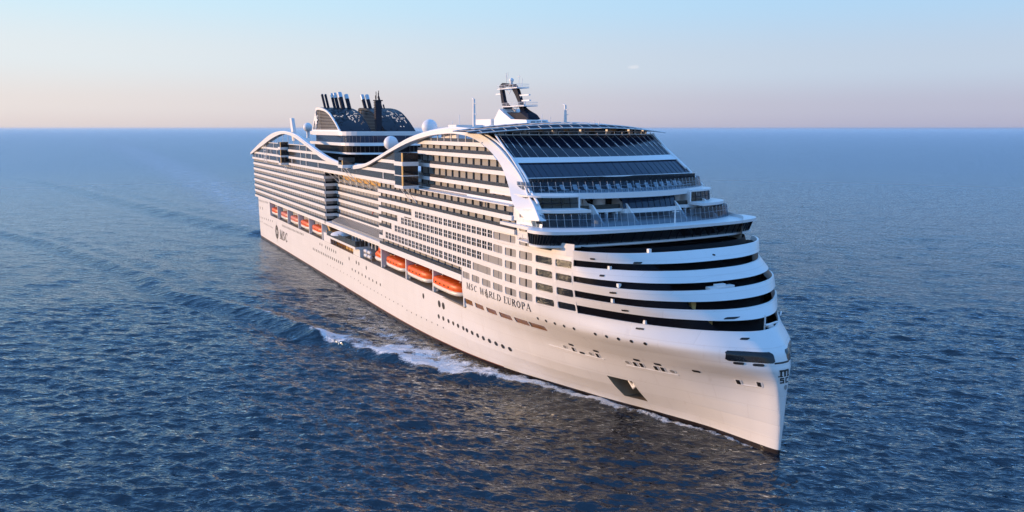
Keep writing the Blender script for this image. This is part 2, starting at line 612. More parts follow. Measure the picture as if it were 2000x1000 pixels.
    chop = np.interp(R, [60, 150, 400, 1200, 5000], [0.0, 0.12, 0.45, 0.85, 1.0])
    for nm, arr in (('foam', foam), ('wake', wk), ('chop', chop)):
        at = me.attributes.new(nm, 'FLOAT', 'POINT')
        at.data.foreach_set('value', np.concatenate([arr.ravel(), [0]]).astype(np.float32))
    o = bpy.data.objects.new('sea', me)
    COL.objects.link(o)
    tag(o, kind='structure')
    m = bpy.data.materials.new('sea_water')
    m.use_nodes = True
    n, l = m.node_tree.nodes, m.node_tree.links
    n.remove(n['Principled BSDF'])
    geo = n.new('ShaderNodeNewGeometry')

    def math_(op, x, y=None, clamp=False):
        q = n.new('ShaderNodeMath')
        q.operation = op
        q.use_clamp = clamp
        for i, w in enumerate((x, y)):
            if w is None:
                continue
            if isinstance(w, (int, float)):
                q.inputs[i].default_value = w
            else:
                l.new(w, q.inputs[i])
        return q.outputs[0]

    def noise(scale, detail=3, sx=1.0, rot=0.0, rough=0.55):
        mp = n.new('ShaderNodeMapping')
        mp.vector_type = 'TEXTURE'
        mp.inputs['Rotation'].default_value = (0, 0, rot)
        mp.inputs['Scale'].default_value = (1.0, sx, 1.0)
        l.new(geo.outputs['Position'], mp.inputs[0])
        t = n.new('ShaderNodeTexNoise')
        t.inputs['Scale'].default_value = scale
        t.inputs['Detail'].default_value = detail
        t.inputs['Roughness'].default_value = rough
        l.new(mp.outputs[0], t.inputs[0])
        return t.outputs['Fac']
    rot = math.atan2(FW[1], FW[0]) + math.radians(-12)
    n1 = noise(0.9, 2.5, 2.6, rot, 0.6)
    n2 = noise(1.5, 1.5, 2.0, rot + 0.45, 0.5)
    n3 = noise(0.14, 2, 2.4, rot - 0.35)
    fo = n.new('ShaderNodeAttribute')
    fo.attribute_name = 'foam'
    wk_ = n.new('ShaderNodeAttribute')
    wk_.attribute_name = 'wake'
    h = math_('ADD', math_('MULTIPLY', n1, 0.6), math_('MULTIPLY', n2, 0.10))
    h = math_('ADD', h, math_('MULTIPLY', n3, 0.9))
    bp = n.new('ShaderNodeBump')
    bp.inputs['Distance'].default_value = 1.0
    bp.inputs['Strength'].default_value = 1.0
    l.new(h, bp.inputs['Height'])
    body = n.new('ShaderNodeBsdfDiffuse')
    glo = n.new('ShaderNodeBsdfGlossy')
    glo.inputs['Color'].default_value = (0.88, 0.96, 1.0, 1)
    ch = n.new('ShaderNodeAttribute')
    ch.attribute_name = 'chop'
    fr = n.new('ShaderNodeFresnel')
    fr.inputs['IOR'].default_value = 1.70
    for q in (body, glo, fr):
        l.new(bp.outputs[0], q.inputs['Normal'])
    # broken foam: the painted amount against a lacy noise
    f1 = noise(0.42, 9, 1.8, 0.36, 0.76)
    f2 = noise(2.6, 4, 1.0, 0.0, 0.65)
    fn = math_('ADD', math_('MULTIPLY', f1, 0.72), math_('MULTIPLY', f2, 0.28))
    thr = math_('SUBTRACT', 0.775, math_('MULTIPLY', fo.outputs['Fac'], 0.43))
    fm = math_('MULTIPLY', math_('SUBTRACT', fn, thr), 8.0, True)
    wn_ = noise(0.22, 6, 2.5, rot, 0.7)
    wf = math_('MULTIPLY', math_('SUBTRACT', wn_, 0.46), 5.0, True)
    wf = math_('MULTIPLY', math_('MULTIPLY', wf, wk_.outputs['Fac']), 0.75)
    wb = math_('MULTIPLY', wk_.outputs['Fac'], 0.16)
    ft = math_('MAXIMUM', fm, math_('ADD', wf, wb), True)
    mix = n.new('ShaderNodeMix')
    mix.data_type = 'RGBA'
    mix.inputs[6].default_value = (0.0002, 0.004, 0.013, 1)
    mix.inputs[7].default_value = (0.72, 0.75, 0.78, 1)
    l.new(ft, mix.inputs[0])
    l.new(mix.outputs[2], body.inputs['Color'])
    # the waves too small to model widen the reflection and hide part of it at low angles
    l.new(math_('ADD', math_('MULTIPLY', ch.outputs['Fac'], 0.34), 0.05), glo.inputs['Roughness'])
    keep = math_('SUBTRACT', 0.97, math_('MULTIPLY', ch.outputs['Fac'], 0.15))
    fac = math_('MULTIPLY', math_('MULTIPLY', fr.outputs[0], keep), math_('SUBTRACT', 1.0, math_('MULTIPLY', ft, 0.85)))
    ms = n.new('ShaderNodeMixShader')
    l.new(fac, ms.inputs[0])
    l.new(body.outputs[0], ms.inputs[1])
    l.new(glo.outputs[0], ms.inputs[2])
    l.new(ms.outputs[0], n['Material Output'].inputs['Surface'])
    me.materials.append(m)
    return o


build_sea()


# ---------------------------------------------------------------- hull form
def _mk(z, pts):
    x0 = pts[0][0]
    q = [math.sqrt(max(x0 - x, 0)) for x, y in pts]
    return z, x0, pchip(q, [y for x, y in pts])


AFT0 = [(-104, 23.1), (-125, 23.5), (-313, 23.5)]
LV = [
    _mk(-2.0, [(-0.5, 0), (-12, 2.2), (-21.7, 5.0), (-32, 8.6), (-44.5, 12.4), (-58, 17.0), (-76.6, 20.8)] + AFT0),
    _mk(0.0, [(0, 0), (-11.8, 2.4), (-21.7, 5.4), (-32, 9.2), (-44.5, 13.2), (-58, 17.5), (-76.6, 21.0)] + AFT0),
    _mk(5.5, [(0.35, 0), (0.15, 0.45), (-0.8, 0.95), (-3, 1.7), (-6, 2.8), (-15.4, 6.5), (-23.2, 9.9), (-30.7, 13.0), (-37, 15.3), (-50, 18.7), (-65, 21.5), (-80, 22.8), (-104, 23.4), (-125, 23.5), (-313, 23.5)]),
    _mk(11.0, [(0.3, 0), (0.22, 0.5), (0.0, 1.0), (-0.9, 1.65), (-2.4, 2.4), (-4, 3.25), (-6.2, 4.5), (-15.4, 9.9), (-23.2, 13.3), (-30.7, 15.9), (-36.9, 17.6), (-50, 20.6), (-65, 22.6), (-80, 23.3), (-104, 23.5), (-313, 23.5)]),
    _mk(14.0, [(0.1, 0), (0.0, 0.9), (-0.4, 1.8), (-1.5, 3.1), (-4.6, 6.0), (-15.8, 12.6), (-22, 15.4), (-28.5, 17.7), (-34.5, 19.2), (-45, 21.4), (-57, 22.9), (-70, 23.5), (-104, 23.6), (-313, 23.5)]),
    _mk(16.3, [(-0.9, 0), (-1.2, 1.9), (-3.1, 4.4), (-5.1, 6.9), (-10.5, 11.4), (-16.5, 14.9), (-21, 17), (-25.5, 18.6), (-32, 20.5), (-40, 22.1), (-50, 23.3), (-65, 23.9), (-104, 23.7), (-313, 23.5)]),
    _mk(19.3, [(-4.6, 0), (-5.1, 2.5), (-7, 5.8), (-11.5, 10.5), (-17.5, 14.7), (-25, 18.2), (-32.3, 20.9), (-40, 22.8), (-50, 23.8), (-65, 24), (-104, 24), (-313, 23.5)]),
    _mk(22.3, [(-8.5, 0), (-8.9, 3.5), (-10, 6.8), (-12.3, 10.3), (-17, 15.2), (-24.3, 18.8), (-30.6, 20.9), (-40, 22.9), (-50, 23.9), (-65, 24), (-104, 24), (-313, 23.5)]),
    _mk(25.0, [(-11.8, 0), (-12.0, 3.5), (-13.5, 9.2), (-17.3, 15.0), (-23.7, 19.2), (-30, 21.1), (-40, 22.9), (-50, 23.9), (-65, 24), (-104, 24), (-313, 23.5)]),
    _mk(27.8, [(-15.5, 0), (-15.7, 4), (-17, 8.8), (-19.6, 13.4), (-25, 18.4), (-29.2, 20.9), (-40, 22.9), (-50, 23.9), (-65, 24), (-104, 24), (-313, 23.5)]),
    _mk(30.5, [(-19.3, 0), (-19.4, 4.5), (-20, 9), (-22, 14.9), (-25, 18.6), (-28.3, 20.8), (-36, 22.4), (-42, 23.2), (-50, 23.9), (-65, 24), (-104, 24), (-313, 23.5)]),
    _mk(33.0, [(-22.6, 0), (-22.7, 4.5), (-23.3, 9), (-25, 14), (-28, 18.8), (-31, 21), (-36, 22.4), (-42, 23.2), (-50, 23.9), (-69, 24), (-104, 24), (-313, 23.5)]),
    _mk(36.8, [(-26.0, 0), (-26.2, 4.5), (-26.8, 9), (-28.5, 14), (-31.5, 18), (-34.5, 20.0), (-37.5, 21.4), (-40, 22.4), (-42, 22.9), (-46, 23.6), (-50, 24), (-69, 24), (-104, 24), (-313, 23.5)]),
    _mk(60.0, [(-22.6, 0), (-22.7, 4.5), (-23.3, 9), (-25, 14), (-28, 18.8), (-31, 21), (-36, 22.4), (-42, 23.2), (-50, 23.9), (-69, 24), (-104, 24), (-313, 23.5)]),
]
ZS = [a[0] for a in LV]
XJ = -69.0


def _br(z):
    i = int(np.clip(np.searchsorted(ZS, z) - 1, 0, len(ZS) - 2))
    t = min(max((z - ZS[i]) / (ZS[i + 1] - ZS[i]), 0), 1)
    return LV[i], LV[i + 1], t


def nose(z):
    a, b, t = _br(z)
    return a[1] * (1 - t) + b[1] * t


def half(x, z):
    """half breadth of the shell at station x, height z"""
    i = int(np.clip(np.searchsorted(ZS, z) - 1, 0, len(ZS) - 2))
    a, b = LV[i], LV[i + 1]
    h = b[0] - a[0]
    t = min(max((z - a[0]) / h, 0), 1)
    x0 = a[1] * (1 - t) + b[1] * t
    if x >= x0:
        return 0.0
    s = (x0 - x) / (x0 - XJ)

    def ev(l):
        xx = l[1] - s * (l[1] - XJ) if x > XJ else x
        return l[2](math.sqrt(max(l[1] - xx, 0)))
    ya, yb = ev(a), ev(b)
    if x > -75 and 0 < i < 7:                     # fair curve through the lower hull's waterlines
        p, q = LV[i - 1], LV[i + 2]
        ma = (yb - ev(p)) / (b[0] - p[0]) * h
        mb = (ev(q) - ya) / (q[0] - a[0]) * h
        y = (1 + 2 * t) * (1 - t) ** 2 * ya + t * (1 - t) ** 2 * ma + t * t * (3 - 2 * t) * yb + t * t * (t - 1) * mb
    else:
        y = ya * (1 - t) + yb * t
    if x < -300:                                  # rounded quarter
        k = min((-300 - x) / 13.0, 1)
        y -= (3.2 - 0.9 * min(max(z, 0) / 12, 1) + max(0, 4 - z) * 0.35) * k ** 2.2
    return y


def from_px(u, v, z=None, y0=22.0):
    """where the photograph's (u, v) meets the starboard shell"""
    y = y0
    for _ in range(60):
        x, zz = onY(u, v, -y)
        y = 0.6 * y + 0.4 * half(x, zz)
    return x, zz


def shell_pt(x, z, sgn=-1, off=0.0):
    y = half(x, z)
    if off:
        e = 0.25
        dy = (half(x - e, z) - half(x + e, z)) / (2 * e)
        nx, ny = dy, 1.0
        k = math.hypot(nx, ny)
        return (x + off * nx / k, sgn * (y + off * ny / k), z)
    return (x, sgn * y, z)


TAU = [(i / 64) ** 2 for i in range(65)]           # stations from the stem back to XJ
AFTX = [XJ - 4 * i for i in range(1, 58)] + [-300, -303, -306, -309, -311, -313]
AFTX = sorted(set(x for x in AFTX if x >= -313), reverse=True)


def row_x(z):
    x0 = nose(z)
    return [x0 - t * (x0 - XJ) for t in TAU]


ship = empty('cruise_ship', (0, 0, 0))
tag(ship, 'huge white cruise ship with orange lifeboats sailing towards the right across the blue sea', 'cruise ship')


def skin(mb, zs, x_from=None, x_to=None, sides=(-1, 1), skip=None):
    """shell plating between successive heights; x_from/x_to clip it lengthwise (x decreasing)"""
    for sgn in sides:
        rows = []
        for z in zs:
            xs = row_x(z) + AFTX
            if x_from is not None:
                xs = [x_from] + [x for x in xs if x < x_from - 0.05]
            if x_to is not None:
                xs = [x for x in xs if x > x_to + 0.05] + [x_to]
            rows.append([shell_pt(x, z, sgn) for x in xs])
        n = min(len(r) for r in rows)
        rows = [r[:n - 1] + [r[-1]] for r in rows]
        for k in range(len(rows) - 1):
            mb.add(rows[k] + rows[k + 1], [(i, i + 1, n + i + 1, n + i) for i in range(n - 1) if not (skip and skip(sgn, k, i))], True)


# anchor pocket corners on the starboard shell
AP = [from_px(1186, 735), from_px(1233, 743), from_px(1266, 785), from_px(1219, 772)]
az1, az0 = 0.5 * (AP[0][1] + AP[1][1]), 0.5 * (AP[2][1] + AP[3][1])
hull_b = MB()
hz = [0.8, 1.4, 2.2, az0, 0.5 * (az0 + az1), az1, 7.6, 8.2, 8.8, 9.4, 10, 10.5, 11, 11.4, 11.8, 12.2, 12.55, 12.9]


def pocket_edges(z):
    t = min(max((z - az0) / (az1 - az0), 0), 1)
    return AP[2][0] * (1 - t) + AP[1][0] * t, AP[3][0] * (1 - t) + AP[0][0] * t      # forward edge, aft edge


def hull_rows(sgn):
    base = [t * XJ for t in TAU]
    fm, am = pocket_edges((az0 + az1) / 2)
    jf = min(range(len(TAU)), key=lambda j: abs(row_x(5)[j] - fm))
    ja = max(min(range(len(TAU)), key=lambda j: abs(row_x(5)[j] - am)), jf + 1)
    rows = []
    for z in hz:
        xs = row_x(z)
        if sgn < 0:
            f, a = pocket_edges(z)
            # slide the stations so two of them run along the pocket's sides
            src = [xs[0], xs[jf], xs[ja], xs[-1]]
            dst = [xs[0], f, a, xs[-1]]
            xs = [float(np.interp(-x, [-q for q in src], [-q for q in dst])) * -1 for x in xs]
        rows.append([shell_pt(x, z, sgn) for x in xs + AFTX])
    return rows, jf, ja


pk = [None, None, None, None]
for sgn in (-1, 1):
    rows, jf, ja = hull_rows(sgn)
    n = len(rows[0])
    for k in range(len(rows) - 1):
        fs = [(i, i + 1, n + i + 1, n + i) for i in range(n - 1)
              if not (sgn < 0 and k in (3, 4) and jf <= i < ja)]
        hull_b.add(rows[k] + rows[k + 1], fs, True)
    if sgn < 0:
        pk = [rows[3][jf], rows[3][ja], rows[5][ja], rows[5][jf]]
# recess of the pocket
inn = [(p[0] - 0.2, p[1] + 3.6, p[2] - 0.2) for i, p in enumerate(pk[:4])]
pocket = MB()
for i in range(4):
    pocket.poly([pk[i], pk[(i + 1) % 4], inn[(i + 1) % 4], inn[i]])
pocket.poly(inn)
# upper shell: quarter aft of the boats, and the bow up to the lowest ring
skin(hull_b, [12.9, 14, 16.3, 17.5, 19.1], -277.0, -313.0)
# transom
zt = [0.8, 3, 6, 9, 12.9, 16, 19.1]
for k in range(len(zt) - 1):
    a, b = half(-313, zt[k]), half(-313, zt[k + 1])
    hull_b.poly([(-313, -a, zt[k]), (-313, a, zt[k]), (-313, b, zt[k + 1]), (-313, -b, zt[k + 1])])
# counter that swells below the transom
cr = []
for z, ox in ((0.3, 2.0), (2.5, 3.2), (5.0, 2.6), (7.2, 0.0)):
    cr.append([(-313 - ox * math.cos(a) ** 0.5 if abs(a) < PI / 2 - 1e-6 else -313, (half(-313, z) - 0.05) * math.sin(a), z) for a in np.linspace(-PI / 2, PI / 2, 17)])
hull_b.loft(cr, False, True)
hull = hull_b.build('hull', 'hull', ship)
M['pocket'] = material('pocket_shade_brown', (0.30, 0.23, 0.15), 0.6, var=0.4)  # darker brown puts the shade of the recess into its colour
pocket.build('anchor_pocket', 'pocket', hull)
bt = MB()
skin(bt, [-2.0, 0.0, 0.8])
bt.build('boot_stripe', 'boot', hull)
rl = MB()
for sgn in (-1,):
    xs = [-60 - 2.0 * i for i in range(124)]
    for a, b in zip(xs[:-1], xs[1:]):
        rl.add([shell_pt(a, 0.8, sgn, 0.03), shell_pt(b, 0.8, sgn, 0.03), shell_pt(b, 0.98, sgn, 0.03), shell_pt(a, 0.98, sgn, 0.03)], [(0, 1, 2, 3)])
rl.build('waterline_stripe', 'red', hull)

# anchor in its pocket
an = MB()
ac = [sum(p[i] for p in inn) / 4 for i in range(3)]
ac = [ac[0] + 0.6, ac[1] - 1.3, ac[2] + 0.5]
an.tube([(ac[0] - 0.2, ac[1] - 0.9, ac[2] + 1.9), (ac[0] + 0.1, ac[1] - 1.2, ac[2] + 0.2)], 0.28, 8)
an.tube([(ac[0] - 1.3, ac[1] - 1.5, ac[2] + 0.9), (ac[0] + 0.1, ac[1] - 1.3, ac[2] - 0.1), (ac[0] + 1.3, ac[1] - 1.0, ac[2] + 0.9)], [0.18, 0.4, 0.18], 8)
an.box(ac[0] - 0.9, ac[0] + 0.9, ac[1] - 1.3, ac[1] - 0.6, ac[2] + 1.1, ac[2] + 1.9)
an.build('anchor', 'trim', hull)


def rrect_pts(x0, x1, z0, z1, r, k=3):
    pts = []
    for cx, cz, a0 in ((x1 - r, z1 - r, 0), (x0 + r, z1 - r, 90), (x0 + r, z0 + r, 180), (x1 - r, z0 + r, 270)):
        for j in range(k + 1):
            a = math.radians(a0 + 90 * j / k)
            pts.append((cx + r * math.cos(a), cz + r * math.sin(a)))
    return pts


def wall_row(mb, z0, z1, xa, xb, holes, ymap, depth=0.45, r=0.28, step=2.5, panes=None, rg=None):
    """strip of side wall (xa > xb) with rounded openings (x0, x1, z0, z1) and their reveals; panes collects one MB per opening"""
    holes = sorted(holes, key=lambda h: -h[1])
    x = xa

    def solid(a, b):
        if a - b < 1e-3:
            return
        n = max(1, int(math.ceil((a - b) / step)))
        xs = [a + (b - a) * i / n for i in range(n + 1)]
        for p, q in zip(xs[:-1], xs[1:]):
            mb.add([(p, ymap(p, z0), z0), (q, ymap(q, z0), z0), (q, ymap(q, z1), z1), (p, ymap(p, z1), z1)], [(0, 1, 2, 3)])
    for (h0, h1, c0, c1) in holes:
        m = 0.12
        R, L = h1 + m, h0 - m
        solid(x, R)
        P = rrect_pts(h0, h1, c0, c1, rg if rg and h1 - h0 < 2.2 else r)
        n = len(P)
        k = n // 4
        corners = [(R, z1), (L, z1), (L, z0), (R, z0)]
        vs = [(px_, ymap(px_, pz), pz) for px_, pz in P] + [(cx, ymap(cx, cz), cz) for cx, cz in corners]
        fs = []
        for c in range(4):
            for j in range(k - 1):
                fs.append((c * k + j, c * k + j + 1, n + c))
            fs.append((c * k + k - 1, (c * k + k) % n, n + (c + 1) % 4, n + c))
        mb.add(vs, fs)
        s = 1 if ymap(h0, c0) < 0 else -1
        back = [(px_, ymap(px_, pz) + s * depth, pz) for px_, pz in P]
        front = vs[:n]
        mb.add(front + back, [(i, (i + 1) % n, n + (i + 1) % n, n + i) for i in range(n)])
        if panes is not None:
            panes.append((MB().add(back, [tuple(range(n))]), (h0, h1, c0, c1)))
        x = L
    solid(x, xb)


# ---------------------------------------------------------------- bow: white rings over dark recessed decks
XR = -29.0
RINGS = [(12.9, 19.3), (20.8, 22.3), (23.5, 25.05), (26.1, 27.8), (28.9, 30.55)]
RTAU = [(i / 40) ** 2 for i in range(41)]


def ring_line(z, inset=0.0, n=41, xr=XR):
    x0 = nose(z)
    left = []
    for i in range(n):
        t = (i / (n - 1)) ** 2
        x = x0 - t * (x0 - xr)
        y = half(x, z)
        if inset:
            e = max(0.05, 0.02 * (x0 - x) + 0.02)
            y1, y2 = half(min(x + e, x0), z), half(x - e, z)
            tx, ty = (x - e) - min(x + e, x0), y2 - y1
            k = math.hypot(tx, ty)
            nx, ny = ty / k, -tx / k
            if i == 0:
                nx, ny = 1, 0
            left.append((x - nx * inset, -(y - ny * inset)))
        else:
            left.append((x, -y))
    right = [(x, -y) for x, y in left[1:]]
    return left[::-1] + right


def strip(mb, z0, z1, i0=0.0, i1=0.0, sub=1, smooth=True, xr=XR):
    zz = [z0 + (z1 - z0) * k / sub for k in range(sub + 1)]
    rows = [[(x, y, z) for x, y in ring_line(z, i0 + (i1 - i0) * k / sub, xr=xr)] for k, z in enumerate(zz)]
    mb.loft(rows, False, smooth)


for k, (z0, z1) in enumerate(RINGS):
    b = MB()
    strip(b, z0, z1, sub=18 if k == 0 else 4)
    top = [(x, y, z1) for x, y in ring_line(z1)]
    tin = [(x, y, z1) for x, y in ring_line(z1, 0.35)]
    b.loft([top, tin], False, False)
    strip(b, z1, z1 - 0.9, 0.35, 0.35)
    if k:
        lo = [(x, y, z0) for x, y in ring_line(z0)]
        lin = [(x, y, z0) for x, y in ring_line(z0, 2.3)]
        b.loft([lo, lin], False, False)
    b.build('bow_ring', 'hull', ship)
    z2 = RINGS[k + 1][0] if k + 1 < len(RINGS) else 31.0
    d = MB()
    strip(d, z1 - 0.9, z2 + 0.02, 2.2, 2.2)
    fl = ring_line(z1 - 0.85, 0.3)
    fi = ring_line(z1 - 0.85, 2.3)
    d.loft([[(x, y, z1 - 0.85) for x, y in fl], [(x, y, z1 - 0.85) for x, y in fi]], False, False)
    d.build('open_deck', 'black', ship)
    # a pane of smoked glass closes the recess except near the stem
    for sgn in ((-1, 1) if k < 4 else ()):
        g = MB()
        A, B = [], []
        n = 26
        for i in range(n + 1):
            f = i / n
            for z, L in ((z1, A), (z2, B)):
                x0 = nose(z)
                xx = XR + (x0 - 1.2 - XR) * (1 - (1 - f) ** 1.6) * 0.92
                p = shell_pt(xx, z, sgn, -0.28)
                L.append(p)
        g.loft([A, B], False, True)
        g.build('deck_glazing', 'smoke', ship)

# ---------------------------------------------------------------- fore block: side walls with windows
side_y = lambda x, z: -half(x, z)
side_yp = lambda x, z: half(x, z)
F0 = [19.9, 22.4, 24.9, 27.45, 30.0, 32.55, 35.1, 37.72, 40.32, 42.92, 45.5, 48.05]
fw = MB()
panes_win, panes_op, panes_grid, panes_bronze = [], [], [], []
CA = [(-44.1, -39.8), (-49.1, -44.85), (-54.1, -49.9), (-59.1, -55.0), (-64.0, -60.1), (-68.7, -64.9)]
CG = [(-38.9, -34.2), (-33.3, -29.35)]
GX = [(-54.2 - 2.49 * i - 0.15 - (0.35 if i > 9 else 0) - 1.98, -54.2 - 2.49 * i - 0.15 - (0.35 if i > 9 else 0)) for i in range(32)]
GRID = {22.4: (-63.8, -121), 24.9: (-59.0, -113.6), 27.45: (-54.1, -108.9), 30.0: (-54.1, -98.7)}


def side_row(z0, z1, hz0, hz1, opens, glazed, grid=None, wide=None, xend=-124.5, xfront=XR):
    holes = []
    kinds = {}
    for c in opens:
        h = (CA[c][0] + 0.12, CA[c][1] - 0.12, hz0, hz1)
        holes.append(h)
        kinds[h] = 'o'
    if wide:
        h = (wide[0], wide[1], hz0 + 0.02, hz1 + 0.05)
        holes.append(h)
        kinds[h] = 'o'
    for c in glazed:
        h = (CG[c][0], CG[c][1], hz0 + 0.05, hz1 - 0.15)
        holes.append(h)
        kinds[h] = 'w'
    if grid:
        for g in GX:
            if grid[1] <= g[0] and g[1] <= grid[0]:
                h = (g[0], g[1], hz0 + 0.02, hz1 + 0.12)
                holes.append(h)
                kinds[h] = 'g'
    got = []
    wall_row(fw, z0, z1, xfront, xend, holes, side_y, 0.14, 0.3, panes=got, rg=0.05)
    for b, h in got:
        {'o': panes_op, 'w': panes_win, 'g': panes_grid}[kinds[h]].append((b, h))


# lower bow side with the row of bronze windows
hol = []
for (a, b, c, d) in [((857, 810), 857, 919, 0), ((940, 0), 940, 1010, 0), ((1030, 0), 1030, 1110, 0), ((1130, 0), 1130, 1222, 0)]:
    x0, x1 = onY(720 + b / 4.166, 600, -23.7)[0], onY(720 + c / 4.166, 620, -23.7)[0]
    hol.append((x0, x1, 13.75, 14.85))
hol.append((onY(1019, 632, -23.0)[0], onY(1043.5, 648, -23.0)[0], 13.75, 14.85))
hol.append((onY(907.5, 590, -23.6)[0], onY(922, 600, -23.6)[0], 13.72, 14.92))
got = []
wall_row(fw, 13.65, 15.0, XR, XJ, [h for h in hol if h[2] > 13.5], side_y, 0.15, 0.25, step=1.2, panes=got)
wall_row(fw, 12.9, 13.65, XR, XJ, [], side_y, step=1.2)
panes_bronze += got
zz_ = [15.0 + 0.42 * i for i in range(10)] + [19.2]
for za_, zb2 in zip(zz_[:-1], zz_[1:]):
    wall_row(fw, za_, zb2, XR, XJ, [], side_y, step=1.2)
side_row(19.2, 21.6, 19.5, 20.95, [0, 1, 2, 3, 4, 5], [0, 1], xend=XJ)
side_row(21.6, 24.2, 22.05, 23.6, [0, 1, 2], [0, 1], GRID[22.4], (-63.4, -55.0), xend=-121.3)
side_row(24.2, 26.75, 24.7, 26.2, [0, 1], [0, 1], GRID[24.9], (-58.6, -50.0), xend=-113.95)
side_row(26.75, 29.3, 27.2, 28.7, [0, 1], [0, 1], GRID[27.45], (-53.8, -50.0), xend=-109.25)
side_row(29.3, 31.59, 29.8, 31.2, [0], [0], GRID[30.0], (-53.8, -45.2), xend=-98.95)
side_row(31.59, 34.3, 32.45, 33.75, [0], [], xend=-44.9, xfront=-37.3)
side_row(34.3, 36.8, 35.0, 36.3, [0], [], xend=-45.9, xfront=-39.0)
fwall = fw.build('side_wall', 'hull', ship)


def area_px(h):
    return -(h[1] - h[0]) * (h[3] - h[2]) / ((h[0] - CAM[0]) ** 2)


wparts = [b for b, h in sorted(panes_win, key=lambda q: area_px(q[1]))]
many('window', wparts, 'dark_glass', fwall)
for b, h in panes_bronze:
    b.build('bronze_window', 'bronze', fwall)
for b, h in sorted(panes_grid, key=lambda q: area_px(q[1])):
    o = b.build('muntin_window', 'pane', fwall)
mun = MB()
for b, h in panes_grid:
    xm, zm = (h[0] + h[1]) / 2, (h[2] + h[3]) / 2
    yb = -half(xm, zm) + 0.06
    mun.box(h[0], h[1], yb, yb + 0.06, zm - 0.05, zm + 0.05)
    mun.box(xm - 0.055, xm + 0.055, yb, yb + 0.06, h[2], h[3])
o = mun.build('window_muntin', 'trim', fwall)
o['kind'] = 'stuff'
for b, h in panes_op:
    s = b.build('balcony_opening', 'cabin', fwall)
    q = MB()
    nq = max(1, int(round((h[1] - h[0]) / 4.2)))
    for i in range(nq):
        xm = h[0] + (h[1] - h[0]) * (i + 0.5) / nq
        yb = -half(xm, (h[2] + h[3]) / 2) + 0.10
        q = MB().box(xm - 0.16, xm + 0.16, yb - 0.02, yb + 0.3, h[2] + 0.05, h[3] - 0.05)
        q.build('partition', 'black' if h[0] > -50 else 'grey', s)
# the same walls, plain, on the far side
pw = MB()
wall_row(pw, 12.9, 34.3, XR, XJ, [], side_yp)
wall_row(pw, 19.1, 37.0, XJ, -124.5, [], side_yp)
pw.build('side_wall', 'white', ship)

# ---------------------------------------------------------------- balconies in rows
def x_arch(z, side='fore'):
    return None


def px3(u, v, y):
    x, z = onY(u, v, -y)
    return (x, y, z)


OUT_PX = [(493, 297, 24), (510, 279, 24), (530, 263, 24), (550, 257.2, 24), (565, 259, 24), (580, 265, 24), (600, 280, 24), (620, 295, 24), (640, 308, 24), (660, 317, 24), (680, 323, 24), (700, 324, 24), (720, 318.8, 24), (758, 296, 23.8), (796, 273.2, 23.2), (834, 259, 22.5), (872, 252.7, 22.0), (891, 253, 21.8), (919.5, 257, 21.4), (948, 269.4, 21.0), (972.7, 288.4, 20.75), (995.5, 315, 20.7), (1014.5, 341.6, 20.8), (1025, 362, 21.0), (1031.6, 381.5, 21.4), (1043, 402, 22.3), (1055, 432, 23.0)]
IN_PX = [(495, 299, 24), (516, 283, 24), (533, 270.5, 24), (551, 262, 24), (564, 263, 24), (577, 268.5, 24), (596, 282, 24), (616, 298, 24), (635, 312, 24), (657, 322, 24), (679, 329, 24), (701, 329.5, 24), (723, 322, 24), (761, 299.5, 23.8), (799, 279.5, 23.2), (838, 266, 22.6), (866, 261.8, 22.2), (884, 260.8, 22.0), (905, 263.6, 21.9), (924, 270, 21.7), (942, 281, 21.55), (960, 297, 21.5), (977, 319, 21.5), (986, 338, 21.7), (994, 362, 22.2)]
A_OUT = [(-312.5, 24, 39.9)] + [px3(*p) for p in OUT_PX[1:]]
A_IN = [(-312.5, 24, 39.0)] + [px3(*p) for p in IN_PX[1:]]
zb_ = A_OUT[-1][2]
A_IN = A_IN + [(-45.9, 23.4, 37.0), (-41.5, 23.2, zb_ - 0.3)]


def smooth3(pts):
    a = smooth_curve([(p[0], p[2]) for p in pts], 6)
    b = smooth_curve([(p[0], p[1]) for p in pts], 6)
    return [(x, y, z) for (x, z), (_, y) in zip(a, b)]


OUT3, IN3 = smooth3(A_OUT), smooth3(A_IN)
OUT_S = [(p[0], p[2]) for p in OUT3]
IN_S = [(p[0], p[2]) for p in IN3]
MID = [((a[0] + b[0]) / 2, (a[1] + b[1]) / 2) for a, b in zip(OUT_S, IN_S)]
MX = np.array([p[0] for p in MID])
MZ = np.array([p[1] for p in MID])
_fi = [i for i in range(len(IN_S)) if IN_S[i][0] > -74]


def x_in(z):
    """forward limit of the balconies: the arch's inner edge at height z"""
    zz = [IN_S[i][1] for i in _fi][::-1]
    xx = [IN_S[i][0] for i in _fi][::-1]
    return float(np.interp(z, zz, xx))


def arch_z(x):
    return float(np.interp(x, np.maximum.accumulate(MX), MZ))


def cross(z, lo, hi):
    """stations between lo and hi where the arch's middle line passes height z"""
    out = []
    for i in range(len(MX) - 1):
        if (MZ[i] - z) * (MZ[i + 1] - z) < 0 and lo <= MX[i] <= hi:
            t = (z - MZ[i]) / (MZ[i + 1] - MZ[i])
            out.append(MX[i] + t * (MX[i + 1] - MX[i]))
    return out


